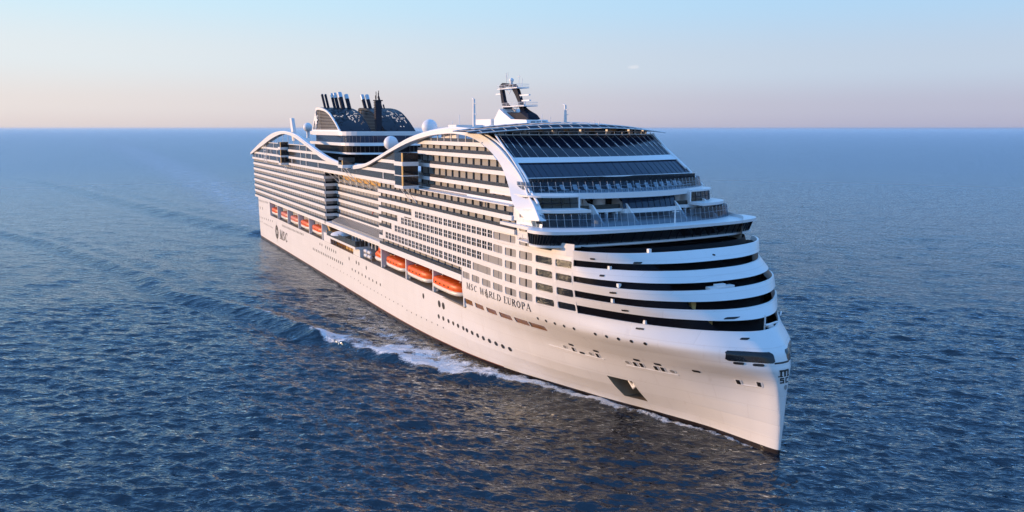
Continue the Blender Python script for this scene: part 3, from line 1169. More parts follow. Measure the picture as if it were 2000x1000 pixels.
def balcony_row(F, x0, x1, y, sgn=-1, band=0.95, gap=1.6, glass=0.62, pitch=3.3, depth=1.25, doors=False, xg0=None, xg1=None, detail=True, arch=False, flat=False):
    """one deck of balconies: white slab edge > balustrade, cabin wall with its partitions"""
    yo, yi = sgn * y, sgn * (y - depth)
    a, b = sorted((yo, yi))
    m = MB()
    if arch:
        m.prism([(x0, F - band), (x_in(F - band), F - band), (x_in(F), F), (x0, F)], a, b)
        x1 = x_in(F)
    else:
        m.box(x0, x1, a, b, F - band, F)
    if flat:
        nn_ = int(round((x1 - x0) / pitch))
        for i in range(nn_ + 1):
            xx = x0 + (x1 - x0) * i / nn_
            m.box(xx - 0.07, xx + 0.07, min(yo - sgn * 0.30, yo - sgn * 0.46), max(yo - sgn * 0.30, yo - sgn * 0.46), F - 0.02, F + gap)
    o = m.build('balcony_deck', 'white', ship)
    xa, xb = (xg0 if xg0 is not None else x0 + 0.05), (xg1 if xg1 is not None else x1 - 0.05)
    if not detail:
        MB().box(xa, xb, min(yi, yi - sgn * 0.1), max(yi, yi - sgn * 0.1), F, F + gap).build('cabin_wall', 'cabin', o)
        return o
    g = MB()
    yg = yo - sgn * 0.10
    n = max(1, int(round((xb - xa) / pitch)))
    st = (xb - xa) / n
    for i in range(n):
        g.box(xa + i * st + 0.03, xa + (i + 1) * st - 0.03, min(yg, yg - sgn * 0.05), max(yg, yg - sgn * 0.05), F + 0.02, F + glass)
    if arch:
        g.prism([(xb, F + 0.02), (x_in(F + 0.02), F + 0.02), (x_in(F + glass), F + glass), (xb, F + glass)], min(yg, yg - sgn * 0.05), max(yg, yg - sgn * 0.05))
    g.build('balustrade', 'rail_glass', o)
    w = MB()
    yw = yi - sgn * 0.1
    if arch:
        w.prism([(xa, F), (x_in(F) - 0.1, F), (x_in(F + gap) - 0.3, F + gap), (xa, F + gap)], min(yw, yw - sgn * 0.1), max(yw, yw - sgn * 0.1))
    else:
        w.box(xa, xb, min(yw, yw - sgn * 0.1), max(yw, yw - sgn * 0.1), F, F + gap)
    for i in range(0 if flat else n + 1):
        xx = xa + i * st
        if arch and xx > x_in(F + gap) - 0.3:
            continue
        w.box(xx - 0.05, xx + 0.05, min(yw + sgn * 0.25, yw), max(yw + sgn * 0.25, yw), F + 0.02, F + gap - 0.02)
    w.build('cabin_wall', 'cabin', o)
    if doors:
        d = MB()
        for i in range(n):
            xx = xa + i * st + 0.42
            if arch and xx > x_in(F + gap) - 0.8:
                continue
            d.box(xx - 0.20, xx + 0.20, min(yw, yw + sgn * 0.04), max(yw, yw + sgn * 0.04), F + 0.02, F + gap - 0.1)
        d.build('cabin_door', 'black', o)
    return o


XA0, XA1 = -311.8, -183.0
# aft block
for F in (19.95, 22.55, 25.1, 27.65, 30.25, 32.85, 35.4):
    balcony_row(F, XA0, XA1, 23.5, -1, pitch=3.3, depth=0.35, flat=True)
    balcony_row(F, XA0, XA1, 23.5, 1, detail=False)
for F in (19.95, 22.55, 25.1, 27.65, 30.25, 32.85, 35.4):
    o = MB().box(-184.2, -183.0, -23.15, -19.0, F - 0.95, F).build('corner_deck', 'white', ship)
    MB().box(-183.35, -183.25, -23.3, -19.0, F + 0.01, F + 0.64).build('balustrade', 'smoke', o)
    MB().box(-183.75, -183.65, -22.6, -20.4, F + 0.3, F + 1.6).build('curtain', 'grey', o)
# recessed middle
for F in (22.45, 25.1, 27.65, 30.25, 32.85):
    balcony_row(F, XA1, -124.4, 19.4, -1, pitch=3.3, gap=1.65, depth=0.35, flat=True)
    balcony_row(F, XA1, -124.4, 19.4, 1, detail=False)
# forward, open decks beside and above the windows
for F, xe in ((22.4, -121.2), (24.9, -113.9), (27.45, -109.2), (30.0, -99.0)):
    if xe + 124.4 > 2.2:
        balcony_row(F, -124.4, xe, 24.0, -1, pitch=3.6, depth=0.95)
balcony_row(19.9, -124.4, XJ - 0.2, 24.0, -1, band=1.45, gap=1.75, glass=0.75, pitch=4.0)
balcony_row(32.55, -124.4, -44.9, 24.0, -1, pitch=3.7, doors=True, gap=1.75, depth=0.95)
balcony_row(35.1, -124.4, -46.0, 24.0, -1, pitch=3.7, doors=True, depth=0.95, gap=1.7, xg1=-47.0)
for F in (37.43, 39.97, 43.09, 46.06, 48.5):
    lim = [x for x in cross(F, -140, -76)]
    xs = max([-99.6] + lim)
    balcony_row(F, xs, 0, 21.8, -1, depth=0.95, pitch=3.85, band=0.86, doors=F < 47, gap=(1.66, 2.24, 2.1, 1.55, 0.05)[int((F - 37) / 2.7)], glass=0.75, xg1=x_in(F + 0.75) - 0.1, arch=True)
aw = MB()
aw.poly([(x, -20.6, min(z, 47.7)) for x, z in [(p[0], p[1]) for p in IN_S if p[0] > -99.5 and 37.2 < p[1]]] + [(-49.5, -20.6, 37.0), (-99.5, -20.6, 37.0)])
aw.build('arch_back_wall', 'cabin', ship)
for F in (22.4, 24.9, 27.45, 30.0, 32.55, 35.1, 37.72, 40.32, 42.92):
    balcony_row(F, -123, -70, 23.6, 1, detail=False)

led = MB()
led.box(-124.4, -47.0, -24.03, -21.6, 36.81, 37.0)
led.build('step_ledge', 'white', ship)

# ---------------------------------------------------------------- inner blocks that carry the decks
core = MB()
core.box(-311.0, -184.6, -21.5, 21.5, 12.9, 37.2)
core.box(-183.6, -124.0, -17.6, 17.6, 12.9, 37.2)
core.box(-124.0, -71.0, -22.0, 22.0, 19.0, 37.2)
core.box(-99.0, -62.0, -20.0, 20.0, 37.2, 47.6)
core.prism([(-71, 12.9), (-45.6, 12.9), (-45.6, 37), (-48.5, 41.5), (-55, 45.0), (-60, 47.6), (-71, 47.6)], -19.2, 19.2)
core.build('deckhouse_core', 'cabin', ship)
bd = MB()
bd.box(-277.2, -68.8, -23.45, -18.0, 12.6, 12.9)
bd.build('boat_deck', 'deck', ship)
bw = MB()
bw.box(-277, -69, -18.2, -17.8, 12.9, 19.0)
bw.build('boat_deck_wall', 'wood', ship)
soff = MB()
soff.box(-277, -69.0, -23.3, -17.5, 18.62, 18.98)
soff.build('boat_deck_soffit', 'trim', ship)
lip = MB()
lip.box(-184, -124.6, -23.5, -17.5, 19.1, 19.95)
lip.build('promenade_roof', 'white', ship)
ends = MB()
ends.box(-277.6, -277.0, -23.4, -18, 12.9, 19.0)
ends.box(-69.0, -68.6, -23.7, -18, 12.9, 19.2)
ends.build('bulkhead', 'white', ship)

# pillars between the boat bays
for u in (527.2, 543.2, 562.2, 582.5, 603.2, 628.0, 744.8, 792.3, 844.5):
    x = onY(u, 440 if u < 700 else 540, -23.4)[0]
    MB().box(x, x + 0.55, -23.4, -21.0 if u > 700 else -20.6, 12.9, 18.7).build('bay_pillar', 'white', ship)
    g = MB()
    g.tube([(x + 1.6, -18.4, 18.3), (x + 1.6, -20.6, 18.0), (x + 1.6, -21.6, 17.0)], 0.22, 6)
    g.tube([(x + 1.6, -18.3, 13.1), (x + 1.6, -20.4, 14.6), (x + 1.6, -20.6, 17.9)], 0.25, 6)
    g.lathe((x + 1.7, -22.6, 13.1), [(0.0, 0), (0.45, 0.05), (0.45, 0.55), (0.0, 0.6)], 10)
    g.build('davit', 'grey', ship)

# ---------------------------------------------------------------- promenade restaurant amidships
pr = MB()
pr.box(-177.6, -145.2, -24.7, -18.5, 15.25, 15.95)
pr.build('restaurant_deck', 'white', ship)
pg = MB()
n = 26
for i in range(n):
    x0 = -177.5 + 32.2 * i / n
    pg.box(x0 + 0.06, x0 + 32.2 / n - 0.06, -24.68, -24.6, 15.97, 17.75)
for i in range(4):
    y0 = -24.6 + 1.5 * i
    pg.box(-145.36, -145.28, y0 + 0.06, y0 + 1.44, 15.97, 17.75)
pg.build('restaurant_balustrade', 'gallery', ship)
rw = MB()
rw.box(-176.5, -126, -19.6, -18.6, 15.95, 18.6)
rw.build('restaurant_wall', 'dark_glass', ship)
rc = MB()
for i in range(9):
    rc.box(-160 + i * 3.3, -159.6 + i * 3.3, -21.2, -20.8, 15.95, 18.6)
rc.build('restaurant_column', 'trim', ship)
dome = MB()
dome.lathe((-166.5, -22.0, 17.2), [(4.2, 0.0), (3.9, 0.5), (2.6, 0.95), (0.0, 1.15)], 20)
dome.build('restaurant_canopy', 'radome', ship)
lo = MB()
lo.box(-186.2, -177.6, -23.45, -18.5, 12.9, 15.9)
lo.build('promenade_wall', 'white', ship)
MB().box(-151.4, -144.6, -23.45, -18.5, 12.9, 15.25).build('promenade_wall', 'white', ship)
lw = MB()
lw.box(-177.5, -165, -21.6, -21.4, 12.9, 15.25)
for i in range(8):
    lw.box(-177 + i * 3.3, -176.8 + i * 3.3, -23.3, -23.1, 12.9, 15.25)
lw.build('promenade_glazing', 'bronze', ship)
lr = MB()
lr.box(-165, -151.4, -22.0, -21.8, 12.9, 15.25)
lr.build('promenade_cabin', 'amber', ship)
st = MB()
st.box(-186, -180, -22.6, -19.0, 15.9, 16.4)
st.prism([(-180, 15.9), (-178, 15.9), (-182.5, 18.8), (-184.5, 18.8)], -22.8, -22.4)
st.build('embarkation_stair', 'amber', ship)
sg = MB()
for i in range(26):
    x0 = -178.5 + 53.5 * i / 26
    sg.add([(x0 + .08, -19.3, 22.0), (x0 + 1.98, -19.3, 22.0), (x0 + 1.98, -22.4, 20.6), (x0 + .08, -22.4, 20.6)], [(0, 1, 2, 3)])
    sg.box(x0 - 0.06, x0 + 0.08, -22.45, -19.3, 20.55, 20.75)
sg.box(-178.5, -125, -22.5, -22.4, 20.0, 20.6)
sg.box(-178.5, -125, -22.4, -19.3, 20.3, 20.45)
sg.build('sloped_glazing', 'ribs', ship)
cw = MB()
cw.poly([(-186.0, -23.45, 19.1), (-178.0, -22.8, 19.1), (-178.0, -22.8, 19.95), (-186.0, -23.45, 19.95)])
cw.build('curved_fascia', 'white', ship)

# ---------------------------------------------------------------- upper gallery under the waving arch
for sgn in (-1, 1):
    a = MB()
    L4 = []
    for (ox, oy, oz), (ix, iy, iz) in zip(OUT3, IN3):
        k = 0.55 if ox < -84 else max(0.12, 0.55 - (ox + 84) * 0.03)
        if sgn > 0 and ox > -47:
            continue
        L4.append([(ox, sgn * (oy - 1.3), oz - 0.05), (ox, sgn * (oy + k), oz), (ix, sgn * (iy + k), iz), (ix, sgn * (iy - 1.6), iz)])
    a.loft([[r[j] for r in L4] for j in (1, 2)], False, True)
    a.loft([[r[j] for r in L4] for j in (0, 1)], False, True)
    a.loft([[r[j] for r in L4] for j in (2, 3)], False, True)
    ra = a.build('arch_ribbon', 'white', ship)
    e = MB()
    e.tube([(p[0], sgn * (p[1] + 0.1), p[2] + 0.12) for p in OUT3[6:(None if sgn < 0 else -22)]], 0.2, 6)
    e.tube([(p[0] + 0.25, sgn * (p[1] - 0.75), p[2] + 0.3) for p in OUT3[60:(-6 if sgn < 0 else -24)]], 0.28, 6)
    e.build('arch_ridge', 'trim', ra)
    g = MB()
    # glass between the band at 37.9 and the arch, capped at the top rail
    xs = [x for x in np.linspace(-312.0, -104.6, 120)]
    base = [(x, 37.0) for x in xs]
    top = [(x, max(37.1, min(arch_z(x), 45.2))) for x in xs]
    g.ribbon(top, base, sgn * 23.55, sgn * 23.3)
    g.build('gallery_glazing', 'gallery', ship)
    xs2 = np.linspace(-183, -104.6, 30)
    gl = MB()
    for z0, z1 in ((35.4, 36.0),):
        gl.box(-183, -104.6, min(sgn * 23.5, sgn * 19.5), max(sgn * 23.5, sgn * 19.5), 36.8, 37.05)
    gl.build('gallery_soffit', 'trim', ship)
for F, lo_, hi_ in ((37.9, -312.2, -104.5), (40.55, -290, -104.5), (43.25, -290, -104.5)):
    segs = []
    if F < 38:
        segs = [(lo_, hi_)]
    else:
        aft = cross(F - 0.4, -313, -240)
        fwd = cross(F - 0.4, -240, -150)
        mid = cross(F - 0.4, -150, -104)
        if aft and fwd:
            segs.append((aft[0], fwd[0]))
        if mid:
            segs.append((mid[0], -104.5))
    for s0, s1 in segs:
        MB().box(s0, s1, -23.85, -23.0, F - 0.85, F).build('gallery_band', 'white', ship)
        MB().box(s0, s1, 23.0, 23.85, F - 0.85, F).build('gallery_band', 'white', ship)
tr = MB()
c = cross(45.2, -313, -200)
tr.box(c[0], c[1], -23.7, -23.5, 45.1, 45.35)
for i in range(9):
    x = -282 + i * 9.5
    zt_ = arch_z(x) - 0.4
    if zt_ > 45.6:
        tr.box(x, x + 0.18, -23.65, -23.5, 45.3, zt_)
tr.build('top_rail', 'trim', ship)
mu = MB()
for k, (z0, z1, xs) in enumerate(((38.0, 39.7, [-305, -297, -289, -281, -272, -256, -248, -229, -215, -206, -189, -160, -120.5]),
                                  (40.6, 42.4, [-276, -268, -256, -214, -206, -198]), (43.3, 45.1, [-262, -215, -205]))):
    for x in xs:
        z2 = min(z1, arch_z(x) - 0.2)
        if z2 > z0:
            mu.box(x - 0.22, x + 0.22, -23.75, -23.56, z0, z2)
mu.build('gallery_mullion', 'trim', ship)
# struts that carry the overhanging gallery
for i in range(9):
    sd_ = MB()
    x = -179 + i * 6.6
    sd_.tube([(x, -23.2, 37.0), (x + 1.5, -19.45, 33.0)], 0.14, 5)
    sd_.tube([(x, -19.6, 37.0), (x + 1.5, -19.45, 33.0)], 0.16, 5)
    sd_.build('gallery_strut', 'trim', ship)
sw = MB()
sw.box(-182.6, -124.6, -17.9, -17.65, 32.9, 37.0)
sw.build('gallery_inner_wall', 'amber', ship)  # gold of the sunlight under the overhang, put into the wall colour
for (x, z) in ((-150.5, 39.3), (-147, 39.3), (-101, 36.8), (-97, 36.8), (-236, 37.2), (-233, 37.2)):
    MB().tube([(x - 1.5, -25.6, z), (x + 1.5, -23.8, z - 3.4)], 0.10, 5).build('platform_strut', 'trim', ship)

# glass lift bays that stand proud of the side
def lift_bay(u0, u1, u2, v_top, v_bot, yo, rims, name='lift_bay'):
    """u0..u1 side face, u1..u2 the face towards the bow"""
    x1, _ = onY(u1, (v_top + v_bot) / 2, -yo)
    x0, _ = onY(u0, (v_top + v_bot) / 2, -yo)
    zt_ = onY(u1, v_top, -yo)[1]
    zb = onY(u1, v_bot, -yo)[1]
    o = MB().box(x0, x1, -yo, -23.3, zb, zt_).build(name, 'dark_glass', ship)
    r = MB()
    for v0, v1 in rims:
        za, zb_ = onY(u1, v1, -yo)[1], onY(u1, v0, -yo)[1]
        r.box(x0 - 0.12, x1 + 0.12, -yo - 0.15, -23.2, za, zb_)
    r.build('rim', 'white', o)
    c = MB().box(x1 - 0.9, x1 + 0.03, -yo - 0.04, -yo + 0.1, zb, zt_)  # amber strip paints the gold sunlight along the bay's forward edge
    c.build('gold_lit_edge', 'amber', o)
    return o


lift_bay(771, 787, 808, 299, 368.5, 27.2, [(316.5, 324.5), (343.0, 344.6), (363.0, 369)])
lift_bay(544, 548.5, 562, 277.5, 321.5, 26.4, [(287.5, 292.5), (303.5, 307), (318, 322)])
pb = lift_bay(661, 669.5, 691, 313.5, 328.5, 27.0, [(322.3, 328.5)], 'viewing_platform')
pr_ = MB()
x0, z0 = onY(661, 308, -27)
x1, z1 = onY(669.5, 308, -27)
pr_.box(x0, x1, -27, -26.9, z1 - 1.4, z1)
pr_.box(x1, x1 + 0.08, -27, -23.4, z1 - 1.4, z1)
pr_.build('glass_screen', 'rail_glass', pb)
lf = MB()
lf.tube([(-281, -24.2, 36.5), (-281, -24.2, 44.2)], 0.12, 5)
lf.tube([(-276, -24.2, 36.5), (-276, -24.2, 44.0)], 0.12, 5)
for i in range(8):
    lf.tube([(-281, -24.2, 36.6 + i), (-276, -24.2, 36.6 + i)], 0.07, 4)
lf.build('access_ladder', 'trim', ship)

# ---------------------------------------------------------------- the bridge and the terraces over it
def plan_curve(pts, k=8):
    h = smooth_curve(pts, k)
    return [(x, -y) for x, y in h[::-1]] + [(x, y) for x, y in h[1:]]


def offset_plan(c, dx):
    return [(x - dx, y) for x, y in c]


LIP = plan_curve([(-27.6, 0), (-27.9, 8), (-28.8, 17), (-30.3, 22), (-31.7, 24.4), (-33.8, 25.7), (-36.6, 25.8), (-38.2, 24.4)])
SIL = plan_curve([(-29.3, 0), (-29.6, 8), (-30.6, 17), (-32.1, 22), (-33.3, 24.1), (-35.0, 25.1), (-37.2, 25.0), (-38.6, 23.6)])


def sheet(mb, c0, z0, c1, z1, smooth=True):
    mb.loft([[(x, y, z0) for x, y in c0], [(x, y, z1) for x, y in c1]], False, smooth)


def plate(mb, c, z0, z1, xb):
    """slab whose front edge follows plan curve c and whose back is straight at xb"""
    pts = list(c) + [(xb, c[-1][1]), (xb, c[0][1])]
    mb.prism_z(pts, z0, z1)


br = MB()
plate(br, LIP, 33.15, 33.7, -50)
br.build('bridge_roof', 'white', ship)
bwin = MB()
top_ = [(x - 0.5, y * 0.985) for x, y in LIP]
sheet(bwin, top_, 33.15, SIL, 31.1, False)
brw = bwin.build('bridge_window', 'dark_glass', ship)
fm_ = MB()
for i in range(0, len(top_) - 1):
    if i % 2 == 0:
        a, b = top_[i], SIL[i]
        MB().tube([(a[0] + 0.05, a[1] * 1.002, 33.15), (b[0] + 0.05, b[1] * 1.002, 31.1)], 0.07, 4).build('window_mullion', 'navy', brw)
bs = MB()
SILO = [(x + 0.35, y * 1.012) for x, y in SIL]
SILU = [(x - 1.6, y * 0.97) for x, y in SIL]
sheet(bs, SIL, 31.1, SILO, 31.0)
sheet(bs, SILO, 31.0, SILO, 30.75)
sheet(bs, SILO, 30.75, SILU, 30.45)
plate(bs, SILU, 30.3, 30.45, -46)
bs.build('bridge_sill', 'white', ship)
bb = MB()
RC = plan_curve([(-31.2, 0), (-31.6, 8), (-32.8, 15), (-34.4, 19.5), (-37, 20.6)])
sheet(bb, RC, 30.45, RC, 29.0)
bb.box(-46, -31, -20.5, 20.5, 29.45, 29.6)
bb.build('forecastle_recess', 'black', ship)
wp = MB()
wp.box(-41.5, -37.5, -25.2, -23.0, 31.0, 31.2)
for x in (-41.4, -39.6, -37.8):
    wp.tube([(x, -25.1, 31.2), (x, -25.1, 32.4)], 0.05, 4)
wp.tube([(-41.4, -25.1, 32.4), (-37.8, -25.1, 32.4)], 0.05, 4)
wp.tube([(-41.4, -25.1, 31.8), (-37.8, -25.1, 31.8)], 0.04, 4)
wp.build('wing_platform', 'trim', ship)

# terrace over the bridge
T1 = plan_curve([(-31.9, 0), (-32.3, 8), (-33.6, 15), (-35.6, 20.2), (-37.8, 22.5), (-40.5, 22.9), (-44.0, 22.6)])


def glass_rail(c, z0, z1, lean, n, mat='navy_glass', name='glass_screen'):
    r = resample(c, n + 1)
    g, p = MB(), MB()
    for i in range(n):
        a, b = np.array(r[i]), np.array(r[i + 1])
        d = (b - a) * 0.03
        a2, b2 = a + d, b - d
        ta, tb = a2 * 1, b2 * 1
        ta[0] -= lean
        tb[0] -= lean
        g.poly([(*a2, z0), (*b2, z0), (*tb, z1), (*ta, z1)])
        p.tube([(a[0] - 0.1, a[1], z0), (a[0] - 0.1 - lean, a[1], z1 + 0.05)], 0.05, 4)
    o = g.build(name, mat, ship)
    p.tube([(x - lean * 0.62 - 0.05, y, z0 + (z1 - z0) * 0.62) for x, y in r], 0.05, 4)
    p.build('railing', 'trim', o)
    return o


glass_rail(T1, 33.72, 36.0, 0.5, 44, 'screen')
S1 = plan_curve([(-37.2, 0), (-37.8, 7), (-40.0, 13.7), (-42.4, 19), (-44.4, 21.2), (-47.2, 21.6)])
sl = MB()
plate(sl, S1, 38.35, 39.4, -60)
sl.build('terrace_slab', 'white', ship)
glass_rail(offset_plan(S1, 0.5), 39.42, 41.4, 0.6, 36, 'screen')
bk = MB()
BK = plan_curve([(-43.6, 0), (-44.2, 10), (-45.4, 19)])
sheet(bk, BK, 33.7, BK, 38.4, False)
bk.box(-47, -45.5, -20, 20, 39.4, 42.0)
bk.build('suite_glazing', 'dark_glass', ship)
# covered wings either side: white decks with glass fronts
for sgn in (-1, 1):
    w1 = smooth_curve([(-46.2, 23.1), (-41.5, 22.9), (-38.6, 21.6), (-36.4, 18.2), (-35.2, 13.2)], 5)
    w2 = smooth_curve([(-47.2, 22.3), (-43.6, 22.0), (-41.3, 20.4), (-39.8, 17.2), (-39.0, 13.4)], 5)
    m = MB()
    for c, z0, z1 in ((w1, 36.2, 36.75), (w2, 38.75, 39.1)):
        pts = [(x + 0.25, sgn * (y + 0.15)) for x, y in c] + [(-47.5, sgn * 13.2), (-47.5, sgn * 22.6)]
        m.prism_z(pts, z0, z1)
    m.box(-44, -38.9, min(sgn * 13.2, sgn * 13.5), max(sgn * 13.2, sgn * 13.5), 36.7, 38.8)
    o = m.build('terrace_wing', 'white', ship)
    g = MB()
    for c, z0, z1 in ((w1, 33.7, 36.2), (w2, 36.75, 38.75)):
        q = [(x, sgn * y) for x, y in c]
        sheet(g, q, z0, [(x - 0.3, y) for x, y in q], z1, False)
    g.build('wing_glazing', 'wing_glass', o)
    f = MB()
    for c, z0, z1 in ((w1, 33.7, 36.2), (w2, 36.75, 38.75)):
        for x, y in resample(c, 9):
            f.tube([(x + 0.05, sgn * (y + 0.02), z0), (x - 0.25, sgn * (y + 0.02), z1)], 0.06, 4)
        q = [(x - 0.1, sgn * (y + 0.03), (z0 + z1) / 2 - 0.1) for x, y in c]
        f.tube(q, 0.05, 4)
    f.build('wing_mullion', 'navy', o)
# sloping fins that part the suites, with their little lofts
def fin(y, t=0.35):
    return MB().prism([(-44.5, 38.35), (-42.6, 38.35), (-41.2, 37.3), (-39.2, 37.1), (-38.2, 36.4), (-35.2, 33.7), (-44.5, 33.7)], y, y + t)


for y in (-10.4, -2.6, 2.9, 9.4, 17.2):
    if y in (2.9,):
        continue
    fin(y).build('suite_fin', 'white', ship)
for y0, y1 in ((-9.6, -3.3), (-13.1, -10.5), (10.2, 15.6)):
    m = MB()
    ym = (y0 + y1) / 2
    m.lathe((-43.2, ym + 0.4, 36.0), [(1.25, 0), (1.25, 2.4)], 14)
    m.prism_z([(-44.5, y0), (-39.9, y0), (-39.2, ym), (-39.5, y1), (-44.5, y1)], 35.55, 36.15)
    for q in (y0 + 0.4, ym - 0.2, y1 - 1.0):
        m.box(-40.3, -39.7, q, q + 0.35, 33.7, 35.6)
    m.build('suite_loft', 'white', ship)
    MB().box(-39.8, -39.72, y0 + 0.2, y1 - 0.2, 36.2, 37.0).build('loft_balustrade', 'gallery', ship)
cb = MB()
cc = plan_curve([(-38.3, 0), (-38.4, 3), (-38.9, 6.5)], 4)
cc = [(x, y + 3.2) for x, y in cc]
cm = MB()
sheet(cm, cc, 36.1, [(x - 0.9, y) for x, y in cc], 38.35, False)
o = cm.build('suite_lounge_window', 'navy_glass', ship)
q = MB()
for x, y in resample(cc, 10):
    q.tube([(x + 0.05, y, 36.1), (x - 0.85, y, 38.35)], 0.05, 4)
q.build('window_mullion', 'navy', o)
cbm = MB()
plate(cbm, [(x + 0.5, y * 1.0) for x, y in cc], 35.25, 36.1, -44)
cbm.build('suite_band', 'white', ship)
fp = MB()
x_, z_ = onY(1330, 437, 4.0)
fp.tube([(-30.6, 2.6, 33.7), (-30.6, 2.6, 36.6)], 0.14, 6)
fp.tube([(-30.6, 1.9, 36.0), (-30.6, 3.6, 36.0)], 0.07, 5)
fp.build('signal_post', 'trim', ship)

# ---------------------------------------------------------------- sloped glazing above
GC0 = plan_curve([(-45.6, 0), (-45.9, 8), (-46.6, 15), (-47.4, 20.5)], 4)
GC1 = plan_curve([(-49.4, 0), (-49.8, 8), (-50.8, 15), (-51.7, 20.2)], 4)
GC2 = plan_curve([(-50.0, 0), (-50.6, 8), (-52.2, 15), (-53.6, 20.0)], 4)
GC3 = plan_curve([(-58.6, 0), (-59.0, 8), (-59.8, 15), (-60.5, 20.0)], 4)
g = MB()
sheet(g, GC0, 41.9, GC1, 44.65)
lowg = g.build('lower_sloped_window', 'navy_glass', ship)
g = MB()
for t in np.linspace(0.04, 0.96, 24):
    i = t * (len(GC0) - 1)
    k = int(i)
    fr = i - k
    a = np.array(GC0[k]) * (1 - fr) + np.array(GC0[k + 1]) * fr
    b = np.array(GC1[k]) * (1 - fr) + np.array(GC1[k + 1]) * fr
    g.tube([(a[0] + 0.02, a[1], 41.92), (b[0] + 0.02, b[1], 44.67)], 0.03, 4)
g.build('window_seam', 'navy', lowg)
g = MB()
sheet(g, GC1, 44.65, [(x + 0.25, y * 1.012) for x, y in GC1], 44.75)
sheet(g, [(x + 0.25, y * 1.012) for x, y in GC1], 44.75, [(x + 0.1, y * 1.01) for x, y in GC2], 45.72)
sheet(g, [(x + 0.1, y * 1.01) for x, y in GC2], 45.72, [(x - 0.6, y) for x, y in GC2], 45.75)
g.build('window_band', 'white', ship)
g = MB()
sheet(g, GC2, 45.7, GC3, 50.0)
upg = g.build('upper_sloped_window', 'night_glass', ship)
g = MB()
for j in range(20):
    t = (j + 0.5) / 20
    i = t * (len(GC2) - 1)
    k = int(i)
    fr = i - k
    a = np.array(GC2[k]) * (1 - fr) + np.array(GC2[k + 1]) * fr
    b = np.array(GC3[k]) * (1 - fr) + np.array(GC3[k + 1]) * fr
    A, B = np.array([a[0] + 0.12, a[1], 45.75]), np.array([b[0] + 0.12, b[1], 50.05])
    g = MB()
    g.tube([tuple(A), tuple(B)], 0.03, 4)
    g.tube([tuple(A + (B - A) * 0.42), tuple(A + (B - A) * 0.6)], 0.09, 4)
    g.tube([tuple(B), tuple(B + np.array([0.1, 0, 0.5]))], 0.09, 4)
    g.build('window_mullion', 'trim', upg)
g = MB()
g.tube([(x + 0.1, y, 50.1) for x, y in GC3], 0.10, 5)
g.tube([(x + 0.1, y, 50.75) for x, y in GC3], 0.06, 5)
g.build('top_railing', 'trim', upg)
g = MB()
sheet(g, GC0, 41.9, [(x - 0.1, y * 1.01) for x, y in GC0], 41.7)
g.tube([(x + 0.1, y * 1.005, 41.95) for x, y in GC0], 0.12, 5)
g.build('window_gutter', 'trim', lowg)
# slim trim along both edges of the sloped glazing
for sgn in (-1, 1):
    edge = [(-44.2, 20.9, 39.4), (-47.4, 20.5, 41.8), (-51.7, 20.2, 44.7), (-53.6, 20.0, 45.7), (-60.5, 20.0, 50.1)]
    MB().tube([(x + 0.1, sgn * (y + 0.12), z + 0.1) for x, y, z in edge], 0.2, 6).build('glazing_trim', 'white', ship)
rf = MB()
rf.box(-104, -60.6, -20.9, 20.9, 47.62, 47.9)
for i in range(8):
    x = -91 + i * 3.9
    zt_ = arch_z(x) - 0.3
    rf.box(x, x + 0.2, -21.75, -21.55, 47.9, zt_)
rf.build('sun_deck', 'trim', ship)
# curved canopy over the forward sun deck
cA, cB, cC = [], [], []
for y in np.linspace(-24.5, 24.5, 41):
    q = 1 - (abs(y) / 24.8) ** 2.2
    cA.append((-56.5 - 4.5 * (abs(y) / 24.5) ** 2, y * 0.98, 50.35 + 1.15 * q))
    cB.append((-60.5 - 5.0 * (abs(y) / 24.5) ** 2, y * 0.99, 50.6 + 1.65 * q))
    cC.append((-67.0 - 5.0 * (abs(y) / 24.5) ** 2, y, 50.7 + 1.95 * q))
m = MB()
m.loft([cA, cB, cC], False, True)
can = m.build('sun_deck_canopy', 'canopy', ship)
m = MB()
for c in (cA, cB, cC):
    m.tube([(p[0] + 0.1, p[1], p[2] + 0.06) for p in c], 0.12, 5)
for i in range(1, 40, 2):
    m.tube([(p[0], p[1], p[2] + 0.05) for p in (cA[i], cB[i + 1], cC[i])], 0.05, 4)
m.build('canopy_rib', 'trim', can)
for y in (-18, -12.5, -5, 2, 9, 15, 19):
    MB().box(-63.2, -62.4, y, y + 0.9, 49, 51.2).build('canopy_column', 'trim', ship)
m = MB()
m.box(-68, -66, -19, 19, 49, 51.4)
m.build('sun_deck_screen', 'dark_glass', ship)
m = MB()
m.box(-87.3, -83.2, -20.6, -14.0, 47.9, 51.5)
m.box(-83.2, -78.7, -20.6, -14.0, 47.9, 52.2)
m.box(-83.2, -72.0, -14.0, -3.0, 47.9, 52.1)
m.box(-98, -84, -6, 12, 47.9, 51.9)
m.build('roof_house', 'white', ship)

